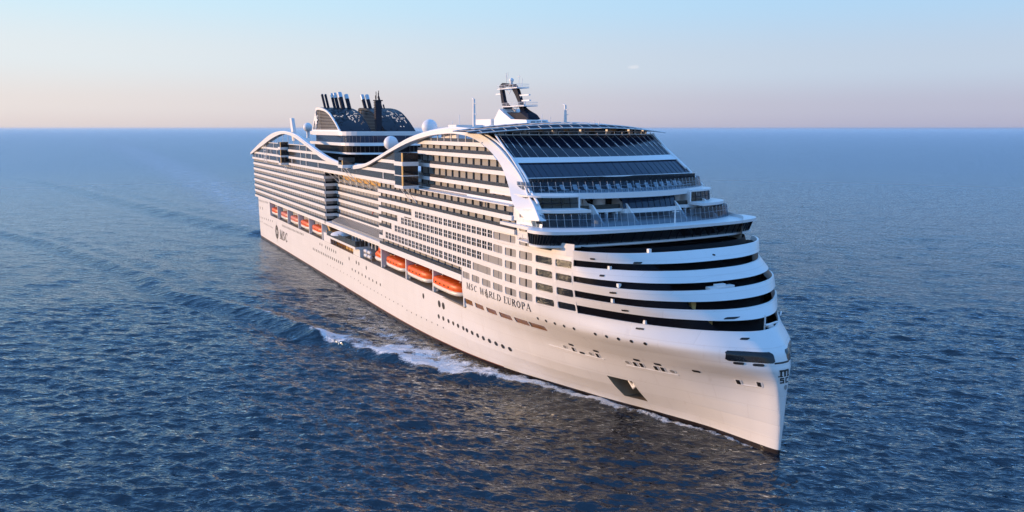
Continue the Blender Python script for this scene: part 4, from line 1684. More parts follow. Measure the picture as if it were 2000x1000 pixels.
# ---------------------------------------------------------------- mast
mo = resample([(-97.0, 62.0), (-95.4, 62.7), (-89.2, 62.1), (-87.4, 60.6), (-85.3, 57.2), (-83.1, 55.6), (-80.5, 54.7), (-79.6, 53.6), (-84.0, 53.2), (-89.5, 53.4), (-93.4, 54.8), (-95.6, 57.3), (-97.0, 62.0)], 73)[:-1]
mi = resample([(-94.9, 61.2), (-93.8, 61.5), (-90.6, 61.2), (-88.7, 59.4), (-86.7, 56.9), (-85.0, 55.8), (-84.6, 55.5), (-86.0, 55.3), (-88.5, 55.3), (-90.5, 55.6), (-92.5, 56.7), (-93.8, 58.3), (-94.9, 61.2)], 73)[:-1]
mi = [(-89.6 + (x + 89.6) * 1.16, 58.4 + (z - 58.4) * 1.08) for x, z in mi]
m = MB()
n = len(mo)
for k in range(n):
    j = (k + 1) % n
    wk0, wk1 = 0.42 + 1.5 * max(0, (56.4 - mo[k][1]) / 3.4), 0.42 + 1.5 * max(0, (56.4 - mo[j][1]) / 3.4)
    A0, A1, B0, B1 = mo[k], mo[j], mi[k], mi[j]
    m.add([(A0[0], -wk0, A0[1]), (A1[0], -wk1, A1[1]), (B1[0], -wk1, B1[1]), (B0[0], -wk0, B0[1]),
           (A0[0], wk0, A0[1]), (A1[0], wk1, A1[1]), (B1[0], wk1, B1[1]), (B0[0], wk0, B0[1])],
          [(0, 1, 2, 3), (7, 6, 5, 4), (0, 4, 5, 1), (3, 2, 6, 7)])
mast = m.build('mast', 'navy', ship)
m = MB()
for (x0, x1, z, hw) in ((-95.6, -85.2, 61.0, 1.7), (-92.6, -81.4, 56.6, 1.9)):
    m.box(x0, x1, -hw, hw, z, z + 0.22)
    for q in (0.5, 0.95):
        m.tube([(x0, -hw, z + q), (x1, -hw, z + q), (x1, hw, z + q)], 0.045, 4)
    for i in range(6):
        x = x0 + (x1 - x0) * i / 5
        m.tube([(x, -hw, z), (x, -hw, z + 1.0)], 0.045, 4)
    m.tube([(x0 + 1.6, 0, z), (x0 + 3.2, 0, z - 1.1), (x0 + 4.5, 0, z)], 0.1, 4)
m.build('mast_platform', 'trim', mast)
m = MB()
for (x, z, L) in ((-97.5, 60.0, 1.8), (-84.6, 59.3, 2.6), (-83.6, 58.0, 1.9)):
    m.box(x - L, x + L, -0.25, 0.25, z - 0.16, z + 0.16)
m.tube([(-86.5, 0, 56.8), (-86.5, 0, 59.3)], 0.22, 6)
m.tube([(-85, 0.4, 56.8), (-85, 0.4, 58.0)], 0.18, 6)
m.build('radar_scanner', 'trim', mast)
m = MB()
for (x, y, z0, z1) in ((-94.0, 0, 62.5, 64.6), (-94.4, 0.6, 63.6, 65.2), (-93.2, -0.5, 63.8, 65.0), (-88.0, 0.3, 62.0, 64.2), (-87.0, 0.6, 61.2, 63.4)):
    m.tube([(x, y, z0), (x + 0.25, y, z1)], 0.07, 4)
m.tube([(-88.8, 0.3, 63.9), (-87.0, 0.3, 63.9)], 0.06, 4)
m.lathe((-91.2, 0, 61.9), [(0.5, 0), (0.35, 0.8), (0.6, 1.1), (0.6, 1.5), (0.2, 1.8)], 10)
m.build('antenna', 'trim', mast)
m = MB()
m.prism([(-106.9, 51.3), (-104.9, 53.7), (-95.6, 53.7), (-95.6, 51.3)], -3.6, 3.6)
m.prism([(-95.6, 51.3), (-95.2, 53.5), (-92.2, 56.2), (-90.0, 55.2), (-86.0, 53.6), (-78.3, 53.4), (-77.6, 51.3)], -2.9, 2.9)
mh = m.build('mast_house', 'white', ship)
for i in range(3):
    MB().box(-77.9, -77.7, -1.9 + i * 1.5, -0.8 + i * 1.5, 52.1, 53.0).build('window', 'black', mh)
m = MB()
for (u, y, z0, z1, r) in ((926, -17, 51.2, 57.9, 0.26), (1104, 0, 52.3, 56.5, 0.26)):
    x = onY(u, 230, y)[0]
    m.tube([(x, y, z0), (x, y, z1)], [r * 1.5, r], 6)
    m.tube([(x - 0.2, y, z1), (x - 0.9, y, z1 + 0.15)], 0.15, 5)
    m.tube([(x + 0.1, y, (z0 + z1) / 2), (x + 1.2, y, (z0 + z1) / 2)], 0.1, 5)
    m.tube([(x + 0.1, y, z1 - 1), (x + 1.0, y, z1 - 1)], 0.1, 5)
m.build('light_mast', 'trim', ship)
m = MB()
for (u, y, z0, h) in ((883, -16, 51.3, 1.9), (897, -16, 51.3, 3.2), (1058, 0, 52.4, 2.3), (1075, 0, 52.4, 1.7), (1161, 4, 52.2, 0.9), (1150, 4, 52.2, 0.7), (1170, 4, 52.2, 0.7)):
    x = onY(u, 240, y)[0]
    m.tube([(x, y, z0), (x, y, z0 + h)], 0.08, 4)
m.build('whip_antenna', 'trim', ship)

# ---------------------------------------------------------------- domes
def dome_at(u, v, y, r, drop):
    x, z = onY(u, v, y)
    m = MB()
    m.lathe((x, y, z), [(r * math.sin(a), -r * math.cos(a)) for a in np.linspace(0.28, PI, 16)], 28)
    o = m.build('radar_dome', 'radome', ship)
    MB().lathe((x, y, z - r), [(r * 0.36, -drop), (r * 0.30, -drop * 0.5), (r * 0.42, 0.06)], 16).build('pedestal', 'trim', o)


dome_at(839, 248.5, -18.5, 1.95, 1.8)
dome_at(763.5, 279.5, -20.5, 1.95, 2.2)
dome_at(601, 248.5, -10.5, 1.9, 2.5)
m = MB()
x0, z0 = onY(574, 265, -20)
x1, z1 = onY(569, 231, -20)
m.prism([(x1 - 0.5, z1 + 0.1), (x1 + 2.6, z1), (x0 + 3.4, z0 - 2), (x0 - 0.9, z0 - 2)], -20.6, -19.4)
m.build('vent_post', 'white', ship)

# ---------------------------------------------------------------- aft deckhouse and funnels
def rrect_plan(x0, x1, hw, rf_, ra=2.0, k=8):
    pts = []
    for cx, cy, a0, r in ((x1 - rf_, hw - rf_, 0, rf_), (x0 + ra, hw - ra, 90, ra), (x0 + ra, -hw + ra, 180, ra), (x1 - rf_, -hw + rf_, 270, rf_)):
        for j in range(k + 1):
            a = math.radians(a0 + 90 * j / k)
            pts.append((cx + r * math.cos(a), cy + r * math.sin(a)))
    return pts


MB().prism_z([(-311, -22.5), (-311, 22.5), (-104, 22.5), (-104, -22.5)], 37.2, 37.9).build('pool_deck', 'deck', ship)
for (x0, x1, hw, z0, z1, mt, nm) in ((-222, -178, 15.0, 37.9, 42.6, 'black', 'deckhouse_glazing'), (-226, -175.5, 16.5, 42.6, 43.2, 'white', 'deckhouse_ring'),
                                     (-226, -177.5, 15.6, 43.2, 45.5, 'smoke', 'deckhouse_glazing'), (-229, -176.0, 16.8, 45.5, 46.5, 'white', 'deckhouse_ring'),
                                     (-226, -180.0, 15.0, 46.5, 48.9, 'navy_glass', 'deckhouse_glazing'), (-233, -183.0, 15.6, 48.9, 50.3, 'white', 'deckhouse_ring')):
    b = MB()
    b.prism_z(rrect_plan(x0, x1, hw, 10.0 if nm == 'deckhouse_glazing' else 10.5), z0, z1)
    o = b.build(nm, mt, ship)
    if mt in ('navy_glass', 'smoke'):
        q = MB()
        for x, y in resample(rrect_plan(x0 - 0.05, x1 + 0.06, hw + 0.06, 10.0), 90):
            q.tube([(x, y, z0), (x, y, z1)], 0.035, 4)
        q.build('window_mullion', 'grey', o)
m = MB()
m.box(-186, -126, -14, 14, 37.9, 39.5)
m.build('pool_house', 'trim', ship)
m = MB()
for i in range(30):
    m.tube([(-176 + i * 1.6, -21.6, 38), (-176 + i * 1.6, -21.6, 39.7)], 0.05, 4)
m.tube([(-176, -21.6, 39.7), (-128, -21.6, 39.7)], 0.07, 4)
m.build('pool_railing', 'trim', ship)
m = MB()
for i in range(8):
    m.box(-200 + i * 2.4, -199.3 + i * 2.4, -18.8, -18.0, 38, 40.4)
m.build('sun_bed_cover', 'trim', ship)

FP = [(-233.5, 50.3), (-231.0, 53.5), (-227.5, 57.6), (-225.5, 59.3), (-217.0, 58.9), (-211.0, 57.9), (-206.7, 56.6), (-201.5, 54.3), (-197.5, 52.2), (-194.4, 50.3)]


def funnel(y0, y1, emblem):
    root = empty('funnel_pivot')
    bpy.data.objects.remove(root)
    prof = smooth_curve(FP, 4)
    m = MB()
    # solid inner trunk
    inner = [(-230 + 1.0, 50.3), (-226, 57.8), (-216.5, 57.6), (-207, 55.3), (-198.5, 51.2), (-198, 50.3)]
    m.prism([(x, 50.3 + (z - 50.3) * 0.72) for x, z in inner], y0 + 3.6, y1 - 3.2)
    f = m.build('funnel', 'navy', ship)
    # ribs that follow the outline
    r = MB()
    ny = 5
    for k in range(ny):
        y = y0 + (y1 - y0) * k / (ny - 1)
        inn_ = [(x * 0.965 - 213 * 0.035, 50.3 + (z - 50.3) * 0.93) for x, z in prof]
        if 0 < k:
            r.ribbon(prof, inn_, y - 0.12, y + 0.12)
    r.build('rib', 'navy_metal', f)
    w = MB()
    inn_ = [(x * 0.95 - 213 * 0.05, 50.3 + (z - 50.3) * 0.90) for x, z in prof]
    w.ribbon(prof, inn_, y0 - 0.25, y0 + 0.25)
    w.box(-233.4, -194.4, y0 - 0.2, y0 + 0.2, 50.3, 50.9)
    w.build('white_frame', 'trim' if emblem else 'navy_metal', f)
    # louvres on the flank
    s = MB()
    for i in range(13):
        z = 51.3 + i * 0.55
        xs = [x for (x, zz), (x2, zz2) in zip(prof[:-1], prof[1:]) for _ in (0,) if (zz - z) * (zz2 - z) <= 0]
        if len(xs) >= 2:
            s.box(min(xs), max(xs), y0 - 0.08, y0 + 0.1, z, z + 0.15)
    for i in range(5):
        s.box(-230.5 + i * 2.2, -230.2 + i * 2.2, y0 - 0.1, y0 + 0.08, 50.8, min(53.6 + i * 1.6, 58.6))
    s.build('louvre', 'grey', f)
    MB().prism([(x * 0.97 - 213 * 0.03, 50.3 + (z - 50.3) * 0.95) for x, z in prof], y0 + 0.9, y0 + 1.1).build('inner_screen', 'navy_metal', f)
    # lattice skin over the back, with gaps
    sk = MB()
    pr2 = resample(prof, 46)
    ny2 = int((y1 - y0) / 0.62)
    rg = random.Random(int(y0 * 10) + 5)
    for i in range(8, 45):
        for j in range(ny2):
            ya, yb = y0 + (y1 - y0) * j / ny2, y0 + (y1 - y0) * (j + 1) / ny2
            a, b = pr2[i], pr2[i + 1]
            hole = rg.random() < (0.42 if 10 < i < 38 else 0.12) and 0 < j < ny2
            if not hole:
                sk.add([(a[0], ya, a[1]), (b[0], ya, b[1]), (b[0], yb, b[1]), (a[0], yb, a[1])], [(0, 1, 2, 3)])
            else:
                sk.add([(a[0], ya, a[1]), (b[0], ya, b[1]), (b[0], ya + 0.2, b[1]), (a[0], ya + 0.2, a[1])], [(0, 1, 2, 3)])
                d = 0.25
                c_ = (a[0] + (b[0] - a[0]) * d, a[1] + (b[1] - a[1]) * d)
                sk.add([(a[0], ya, a[1]), (c_[0], ya, c_[1]), (c_[0], yb, c_[1]), (a[0], yb, a[1])], [(0, 1, 2, 3)])
    sk.build('lattice_skin', 'navy_metal', f)
    if emblem:
        e = MB()
        cx, cz = -226.2, 54.6
        pts = []
        for i in range(16):
            a = 2 * PI * i / 16
            q = 3.2 if i % 4 == 0 else (2.4 if i % 2 == 0 else 1.5)
            pts.append((cx + q * 0.95 * math.sin(a), cz + q * math.cos(a)))
        e.prism(pts, y0 - 0.45, y0 - 0.25)
        e.build('star_emblem', 'trim', f)
    return f


def pipes(f, lst):
    for (x, y, r, z0, z1, tip) in lst:
        r, z1 = r * 0.85, z1 - 0.4
        lean = -(z1 - z0) * 0.75
        x = x - 1.65 - lean
        zt = z1 - tip
        o = MB().tube([(x, y, z0), (x + lean * (zt - z0) / (z1 - z0), y, zt)], r, 12).build('exhaust_pipe', 'navy', f)
        t = MB()
        t.tube([(x + lean * (zt - z0) / (z1 - z0), y, zt), (x + lean, y, z1)], r * 1.06, 12)
        t.build('pipe_tip', 'steel', o)


f1 = funnel(-14.0, -2.6, True)
f2 = funnel(3.0, 14.4, False)
pipes(f1, [(-222, -12.3, 0.55, 57, 64.6, 0.1), (-222, -11.0, 0.55, 57, 64.6, 0.1), (-221, -8.9, 0.62, 57, 64.9, 1.7), (-220, -7.9, 0.72, 57, 65.0, 1.9),
           (-219, -6.3, 1.0, 57, 65.1, 1.9), (-222, -5.4, 0.8, 57, 65.0, 1.9), (-218, -4.0, 0.9, 57, 64.4, 1.7)])
pipes(f2, [(-222, 3.6, 0.8, 57, 64.6, 1.9), (-221, 5.2, 0.8, 57, 64.6, 1.9), (-224, 6.4, 0.6, 57, 64.8, 1.6), (-220, 9.6, 0.5, 57, 64.2, 0.1), (-219, 11.2, 0.35, 57, 61, 0.1)])
m = MB()
m.box(-198.6, -197.0, 0.2, 2.4, 50.3, 61.2)
m.box(-199.0, -196.6, -0.1, 2.8, 61.2, 61.6)
for i in range(9):
    m.box(-198.75, -196.9, -0.05, 0.2, 54 + i * 0.8, 54.35 + i * 0.8)
for (x, y, h) in ((-198, 0.8, 64.6), (-197.4, 1.4, 64.2), (-198.4, 1.9, 65.0), (-197, 0.2, 63.2)):
    m.tube([(x, y, 61.7), (x, y, h)], 0.14, 5)
m.build('signal_tower', 'navy_metal', ship)

# ---------------------------------------------------------------- marks on the shell
def on_shell(pts, off):
    return [shell_pt(x, z, -1, off) for x, z in pts]


def ellipse(x, z, rx, rz, n=14):
    return [(x + rx * math.cos(2 * PI * i / n), z + rz * math.sin(2 * PI * i / n)) for i in range(n)]


ports = []


def port_row(u0, v0, u1, v1, n, rx, rz):
    (xa, za), (xb, zb) = from_px(u0, v0), from_px(u1, v1)
    for i in range(n):
        t = i / max(1, n - 1)
        x, z = xa + (xb - xa) * t, za + (zb - za) * t
        ports.append((x, z, rx, rz))


port_row(612, 486, 669, 515, 17, 0.42, 0.50)
port_row(625, 476.5, 629, 478.5, 2, 0.4, 0.5)
port_row(636, 482.5, 656, 492.5, 6, 0.42, 0.55)
port_row(682, 505, 682, 505, 1, 0.45, 0.6)
port_row(696, 512.5, 701, 515, 2, 0.45, 0.6)
port_row(715.5, 523, 715.5, 523, 1, 0.45, 0.6)
port_row(688, 526, 743, 556, 9, 0.38, 0.42)
port_row(858, 593.5, 866, 597.5, 2, 0.75, 0.85)
port_row(857, 618, 866, 622, 2, 0.55, 0.55)
port_row(876, 627, 905, 641, 4, 0.5, 0.5)
port_row(912, 645, 996, 682, 8, 0.55, 0.5)
port_row(827, 578, 827, 578, 1, 0.55, 0.7)
port_row(1050.5, 622, 1121, 642, 5, 0.28, 0.28)
port_row(1162.5, 652.5, 1260, 671.5, 5, 0.28, 0.28)
port_row(704, 553, 786, 598, 12, 0.2, 0.2)
port_row(795, 606, 866, 640, 8, 0.2, 0.2)
port_row(640, 516, 700, 548, 10, 0.2, 0.2)
port_row(592, 458, 551.5, 440.5, 17, 0.42, 0.5)
port_row(503, 387.5, 523, 396, 14, 0.42, 0.5)
port_row(504, 402, 513, 407, 5, 0.5, 0.75)
port_row(504, 418.5, 532, 432, 12, 0.42, 0.5)
port_row(504, 429.5, 512, 433, 6, 0.4, 0.35)
port_row(516, 436, 533, 445, 8, 0.35, 0.35)
ports.sort(key=lambda p: -(p[2] * p[3]) / (p[0] - CAM[0]) ** 2)
many('porthole', [MB().poly(on_shell(ellipse(x, z, rx, rz), 0.035)) for x, z, rx, rz in ports], 'ink', hull)

# mooring openings near the stem
def shell_box(u, v, w, h, off=0.05, r=0.12):
    x, z = from_px(u, v, y0=8)
    return on_shell(rrect_pts(x - w / 2, x + w / 2, z - h / 2, z + h / 2, r), off)


for (a, b_) in ((412, 690), (585, 735), (868, 797), (1015, 827), (1285, 876), (490, 747), (1580, 820), (1720, 832)):
    u, v = 1000 + a * .28, 480 + b_ * .28
    MB().poly(shell_box(u, v, 1.2, 0.42, r=0.2)).build('fairlead', 'ink', hull)
for (a, b_) in ((430, 722), (598, 765), (860, 825), (905, 833), (1005, 853), (1052, 862), (1580, 950), (1725, 967)):
    u, v = 1000 + a * .28, 480 + b_ * .28
    o = MB().poly(shell_box(u, v, 1.0, 0.95, 0.05)).build('mooring_frame', 'trim', hull)
    MB().poly(shell_box(u, v, 0.55, 0.8, 0.09, 0.05)).build('opening', 'ink', o)
for (a, b_) in ((365, 703), (545, 752), (800, 812), (1112, 875)):
    u, v = 1000 + a * .28, 480 + b_ * .28
    x, z = from_px(u, v, y0=10)
    o = MB().poly(on_shell(ellipse(x, z, 0.78, 0.42), 0.05)).build('hawse_plate', 'trim', hull)
    MB().poly(on_shell(ellipse(x + 0.15, z, 0.4, 0.3), 0.08)).build('hawse_hole', 'grey', o)
for (a, b_, c_, d_) in ((260, 690, 462, 748), (462, 748, 645, 793), (800, 832, 955, 862), (955, 862, 1162, 903), (1565, 965, 1745, 988)):
    p0, p1 = from_px(1000 + a * .28, 480 + b_ * .28, y0=10), from_px(1000 + c_ * .28, 480 + d_ * .28, y0=10)
    m = MB()
    m.tube([shell_pt(p0[0] + (p1[0] - p0[0]) * t, p0[1] + (p1[1] - p0[1]) * t, -1, 0.06) for t in np.linspace(0, 1, 8)], 0.06, 4)
    m.build('rubbing_bar', 'trim', hull)
# wide window under the forecastle rail, both bows
for sgn in (-1, 1):
    ws = [(1425, 683, 0), (1510, 686, 0), (1516, 702, 0), (1432, 698, 0)]
    x0, z0 = from_px(1424, 682, y0=6)
    x1, z1 = from_px(1514, 686, y0=3)
    pts = [(x, z) for x, z in rrect_pts(0, 1, 0, 1, 0.12)]
    zz0, zz1 = 15.15, 16.75
    vs = []
    m = MB()
    ya, yb = 1.3, 7.2
    grid_n = 16
    for q in range(2):
        pass
    up, dn = [], []
    for i in range(grid_n + 1):
        t = i / grid_n
        e = min(t, 1 - t) * grid_n
        inset = 0.25 if e < 0.5 else 0.0
        yy = ya + (yb - ya) * t

        def x_at(y, z):
            lo_, hi_ = nose(z) - 20, nose(z)
            for _ in range(40):
                mid_ = (lo_ + hi_) / 2
                if half(mid_, z) > y:
                    lo_ = mid_
                else:
                    hi_ = mid_
            return mid_
        col_ = []
        for q in range(7):
            zq = zz0 + inset + (zz1 - zz0 - 2 * inset) * q / 6
            col_.append((x_at(yy, zq) + 0.05, sgn * (yy + 0.04), zq))
        up.append(col_)
    m.loft(up, False, True)
    m.build('forecastle_window', 'dark_glass', hull)
# small boxes on the rings' rails
for (a, b_) in ((678, 160), (740, 283), (698, 388), (924, 537), (1182, 20)):
    x, z = from_px(1000 + a * .28, 480 + b_ * .28, y0=18)
    p = shell_pt(x, z, -1, -0.3)
    MB().box(p[0] - 0.3, p[0] + 0.3, p[1] - 0.25, p[1] + 0.3, z - 0.25, z + 0.4).build('rail_locker', 'trim', ship)
for (a, b_) in ((562, 92), (628, 208), (696, 328), (712, 328), (780, 452), (798, 453), (880, 577), (904, 579), (1152, 92), (1410, 63), (1520, 505), (1622, 648)):
    MB().poly(shell_box(1000 + a * .28, 480 + b_ * .28, 0.75, 0.3, 0.06, 0.1)).build('scupper', 'ink', ship)
# stores and a deck crane on the open decks
m = MB()
m.tube([(-6.6, 2.2, 18.5), (-6.6, 2.2, 21.2)], 0.14, 6)
m.tube([(-6.4, 2.2, 19.5), (-6.2, 4.6, 19.9)], 0.18, 6)
m.box(-7.0, -6.0, 2.6, 3.6, 19.1, 19.6)
m.tube([(-8.0, 7.2, 20.4), (-9.6, 9.0, 20.4)], 0.13, 6)
m.build('bow_light_mast', 'trim', ship)
m = MB()
m.box(-13.6, -12.4, -4.5, 0.8, 24.7, 25.35)
m.box(-13.4, -12.6, -3.0, -1.0, 25.3, 25.7)
m.build('deck_crane', 'trim', ship)
for (x, y, z) in ((-10.6, -5.5, 19.0), (-13.4, -7.0, 21.9)):
    MB().prism([(x - 0.8, z), (x + 0.8, z), (x + 0.2, z + 1.5), (x - 0.1, z + 1.5)], y - 1, y).build('deck_locker', 'amber', ship)


# ---- lettering: strokes in a unit box, thick uprights and thin hairlines with serifs
TH, TN = 0.17, 0.055
BOLD = 1.0
GL = {
    'M': (1.0, [((.12, 0), (.16, 1), TN), ((.16, 1), (.5, .02), TH), ((.5, .02), (.84, 1), TN), ((.84, 1), (.88, 0), TH), ((0, .02), (.24, .02), TN), ((.74, .02), (1, .02), TN)]),
    'W': (1.05, [((.06, 1), (.28, 0), TH), ((.28, 0), (.5, .95), TN), ((.5, .95), (.72, 0), TH), ((.72, 0), (.94, 1), TN), ((0, .98), (.2, .98), TN), ((.8, .98), (1, .98), TN)]),
    'R': (.8, [((.2, 0), (.2, 1), TH), ((.2, .97), (.6, .97), TN), ((.6, .97), (.8, .76), TH), ((.8, .76), (.6, .52), TH), ((.6, .52), (.2, .52), TN), ((.45, .52), (.95, 0), TH), ((.05, .02), (.38, .02), TN)]),
    'L': (.7, [((.22, 0), (.22, 1), TH), ((.05, .03), (.9, .03), TN), ((.9, 0), (.95, .25), TN), ((.05, .98), (.4, .98), TN)]),
    'D': (.85, [((.2, 0), (.2, 1), TH), ((.2, .97), (.55, .97), TN), ((.55, .97), (.88, .65), TH), ((.88, .65), (.88, .35), TH), ((.88, .35), (.55, .03), TH), ((.55, .03), (.1, .03), TN)]),
    'E': (.72, [((.22, 0), (.22, 1), TH), ((.05, .97), (.85, .97), TN), ((.85, 1), (.88, .75), TN), ((.22, .52), (.65, .52), TN), ((.05, .03), (.9, .03), TN), ((.9, 0), (.95, .27), TN)]),
    'U': (.85, [((.2, 1), (.2, .25), TH), ((.2, .25), (.42, .03), TH), ((.42, .03), (.65, .06), TN), ((.65, .06), (.8, .3), TN), ((.8, .3), (.8, 1), TN), ((.05, .98), (.36, .98), TN), ((.68, .98), (.95, .98), TN)]),
    'O': (.95, [((.5, .98), (.18, .7), TH * .7), ((.18, .7), (.18, .3), TH), ((.18, .3), (.5, .02), TH * .7), ((.5, .02), (.82, .3), TH * .7), ((.82, .3), (.82, .7), TH), ((.82, .7), (.5, .98), TH * .7)]),
    'P': (.75, [((.22, 0), (.22, 1), TH), ((.22, .97), (.62, .97), TN), ((.62, .97), (.85, .74), TH), ((.85, .74), (.62, .48), TH), ((.62, .48), (.22, .48), TN), ((.05, .02), (.42, .02), TN)]),
    'A': (.95, [((.1, 0), (.5, 1), TN), ((.5, 1), (.88, 0), TH), ((.24, .36), (.74, .36), TN), ((0, .02), (.25, .02), TN), ((.72, .02), (1, .02), TN)]),
    'S': (.7, [((.85, .72), (.8, .95), TN), ((.8, .92), (.45, .97), TN), ((.45, .97), (.18, .76), TH * .8), ((.18, .76), (.5, .53), TH), ((.5, .53), (.84, .27), TH), ((.84, .27), (.5, .03), TH * .8), ((.5, .03), (.2, .1), TN), ((.15, .3), (.18, .05), TN)]),
    'C': (.85, [((.88, .72), (.84, .95), TN), ((.84, .93), (.52, .97), TN), ((.52, .97), (.2, .7), TH * .8), ((.2, .7), (.2, .3), TH), ((.2, .3), (.52, .03), TH * .8), ((.52, .03), (.9, .2), TN)]),
}


def glyph(mb, ch, x, z, w, h, lean, put):
    for (a, b, t) in GL[ch][1]:
        t = t * BOLD
        ax, az, bx, bz = a[0] * w, a[1] * h, b[0] * w, b[1] * h
        ax, bx = ax + lean * az, bx + lean * bz
        dx, dz = bx - ax, bz - az
        k = math.hypot(dx, dz) or 1
        hw = t * h * 0.5 * (0.85 if abs(dx) > abs(dz) else 1.0)
        nx, nz = -dz / k * hw, dx / k * hw
        ex, ez = dx / k * 0.02 * h, dz / k * 0.02 * h
        q = [(ax + nx - ex, az + nz - ez), (bx + nx + ex, bz + nz + ez), (bx - nx + ex, bz - nz + ez), (ax - nx - ex, az - nz - ez)]
        mb.poly([put(x + px_, z + pz) for px_, pz in q])


put_side = lambda x, z: shell_pt(x, z, -1, 0.07)


def write(text, xa, xb, z, h, lean, name='lettering'):
    tot = sum(GL[c][0] + 0.12 if c not in ' *' else (0.55 if c == ' ' else 0.95) for c in text)
    sc = (xb - xa) / tot
    x = xa
    for c in text:
        if c == ' ':
            x += 0.55 * sc
            continue
        if c == '*':                    # the striped drop that stands for the O
            m = MB()
            w = 0.8 * sc
            for z0, z1, a, b in ((0.95, 1.18, .42, .62), (0.78, 0.92, .3, .7), (0.5, 0.7, .08, .8), (0.24, 0.42, .05, .95), (-0.02, 0.14, .2, .98), (-.2, -.1, .45, .8)):
                m.poly([put_side(x + w * a, z + h * z1), put_side(x + w * b, z + h * (z1 - .06)), put_side(x + w * b, z + h * (z0 - .06)), put_side(x + w * a, z + h * z0)])
            m.build(name, 'ink', hull)
            x += 0.95 * sc
            continue
        m = MB()
        glyph(m, c, x, z, GL[c][0] * sc, h, lean, put_side)
        m.build(name, 'ink', hull)
        x += (GL[c][0] + 0.12) * sc


xl0 = onY(911.5, 554, -23.9)[0]
write('MSC W*RLD', xl0, onY(980, 575, -23.6)[0], 17.45, 1.35, 0.08)
write('EUROPA', onY(985.5, 578, -23.5)[0], onY(1036, 600, -22.9)[0], 17.45, 1.45, 0.1)
xm0, zm0 = from_px(546.5, 457)
xm1, zm1 = from_px(562.5, 466)
BOLD = 1.5
write('MSC', xm0, xm1, 4.7, 3.9, 0.1)
# compass rose beside it
ex, ez = from_px(541, 453)
m = MB()
for i in range(16):
    a = 2 * PI * i / 16
    L = 5.0 if i % 8 == 0 else (4.0 if i % 4 == 0 else (3.2 if i % 2 == 0 else 2.4))
    kx = 1.0
    p = [(ex + kx * 1.1 * math.sin(a - 0.3), ez + 1.1 * math.cos(a - 0.3)), (ex + kx * L * math.sin(a), ez + L * math.cos(a)), (ex + kx * 1.1 * math.sin(a + 0.3), ez + 1.1 * math.cos(a + 0.3))]
    m.poly([put_side(*q) for q in p])
for i in range(20):
    a0, a1 = 2 * PI * i / 20, 2 * PI * (i + 1) / 20
    m.poly([put_side(ex + r * math.sin(a), ez + r * math.cos(a)) for r, a in ((2.2, a0), (3.0, a0), (3.0, a1), (2.2, a1))])
m.build('compass_emblem', 'ink', hull)

# small stacked mark on the stem
def put_stem(y, z):
    lo_, hi_ = nose(z) - 15, nose(z)
    ay = abs(y)
    for _ in range(30):
        mid_ = (lo_ + hi_) / 2
        if half(mid_, z) > ay:
            lo_ = mid_
        else:
            hi_ = mid_
    return (mid_ + 0.05, y + (0.02 if y > 0 else -0.02), z)


m = MB()


def bar(y0, y1, z0, z1):
    n = 4
    for i in range(n):
        a, b = y0 + (y1 - y0) * i / n, y0 + (y1 - y0) * (i + 1) / n
        m.poly([put_stem(a, z0), put_stem(b, z0), put_stem(b, z1), put_stem(a, z1)])


b0, t0 = 13.0, 14.1
for ya in (-0.85, -0.1, 0.62):
    bar(ya, ya + 0.36, b0, t0 - 0.1)
bar(-0.95, 0.95, t0 - 0.28, t0)
bar(-1.15, -0.35, b0 - 0.02, b0 + 0.16)
bar(0.5, 1.2, b0 - 0.02, b0 + 0.16)
s0, s1 = 11.95, 12.85
for (y0, y1, z0, z1) in ((-0.85, -0.1, s1 - .22, s1), (-0.85, -0.1, s0 + .40, s0 + .60), (-0.85, -0.1, s0, s0 + .22), (-0.85, -0.62, s0 + .5, s1), (-0.32, -0.1, s0, s0 + .5),
                         (0.15, 0.9, s1 - .22, s1), (0.15, 0.9, s0, s0 + .22), (0.15, 0.4, s0, s1)):
    bar(y0, y1, z0, z1)
m.build('stem_emblem', 'ink', hull)
m = MB()
bar_keep = m
for (y0, y1, z0, z1) in ((-1.5, 1.5, 15.0, 15.25),):
    bar(y0, y1, z0, z1)
m.build('bow_slot', 'ink', hull)
m = MB()
m.poly([put_stem(0.25 + 0.36 * math.cos(a), 11.25 + 0.4 * math.sin(a)) for a in np.linspace(0, 2 * PI, 13)[:-1]])
m.build('bow_eye', 'grey', hull)

# ---------------------------------------------------------------- lifeboats
def boat_section(x, hw, zb, zt, n=18, flat=0.55):
    pts = []
    for i in range(n):
        a = 2 * PI * i / n
        c_, s_ = math.cos(a), math.sin(a)
        pts.append((x, hw * math.copysign(abs(c_) ** flat, c_), (zb + zt) / 2 + (zt - zb) / 2 * math.copysign(abs(s_) ** flat, s_)))
    return pts


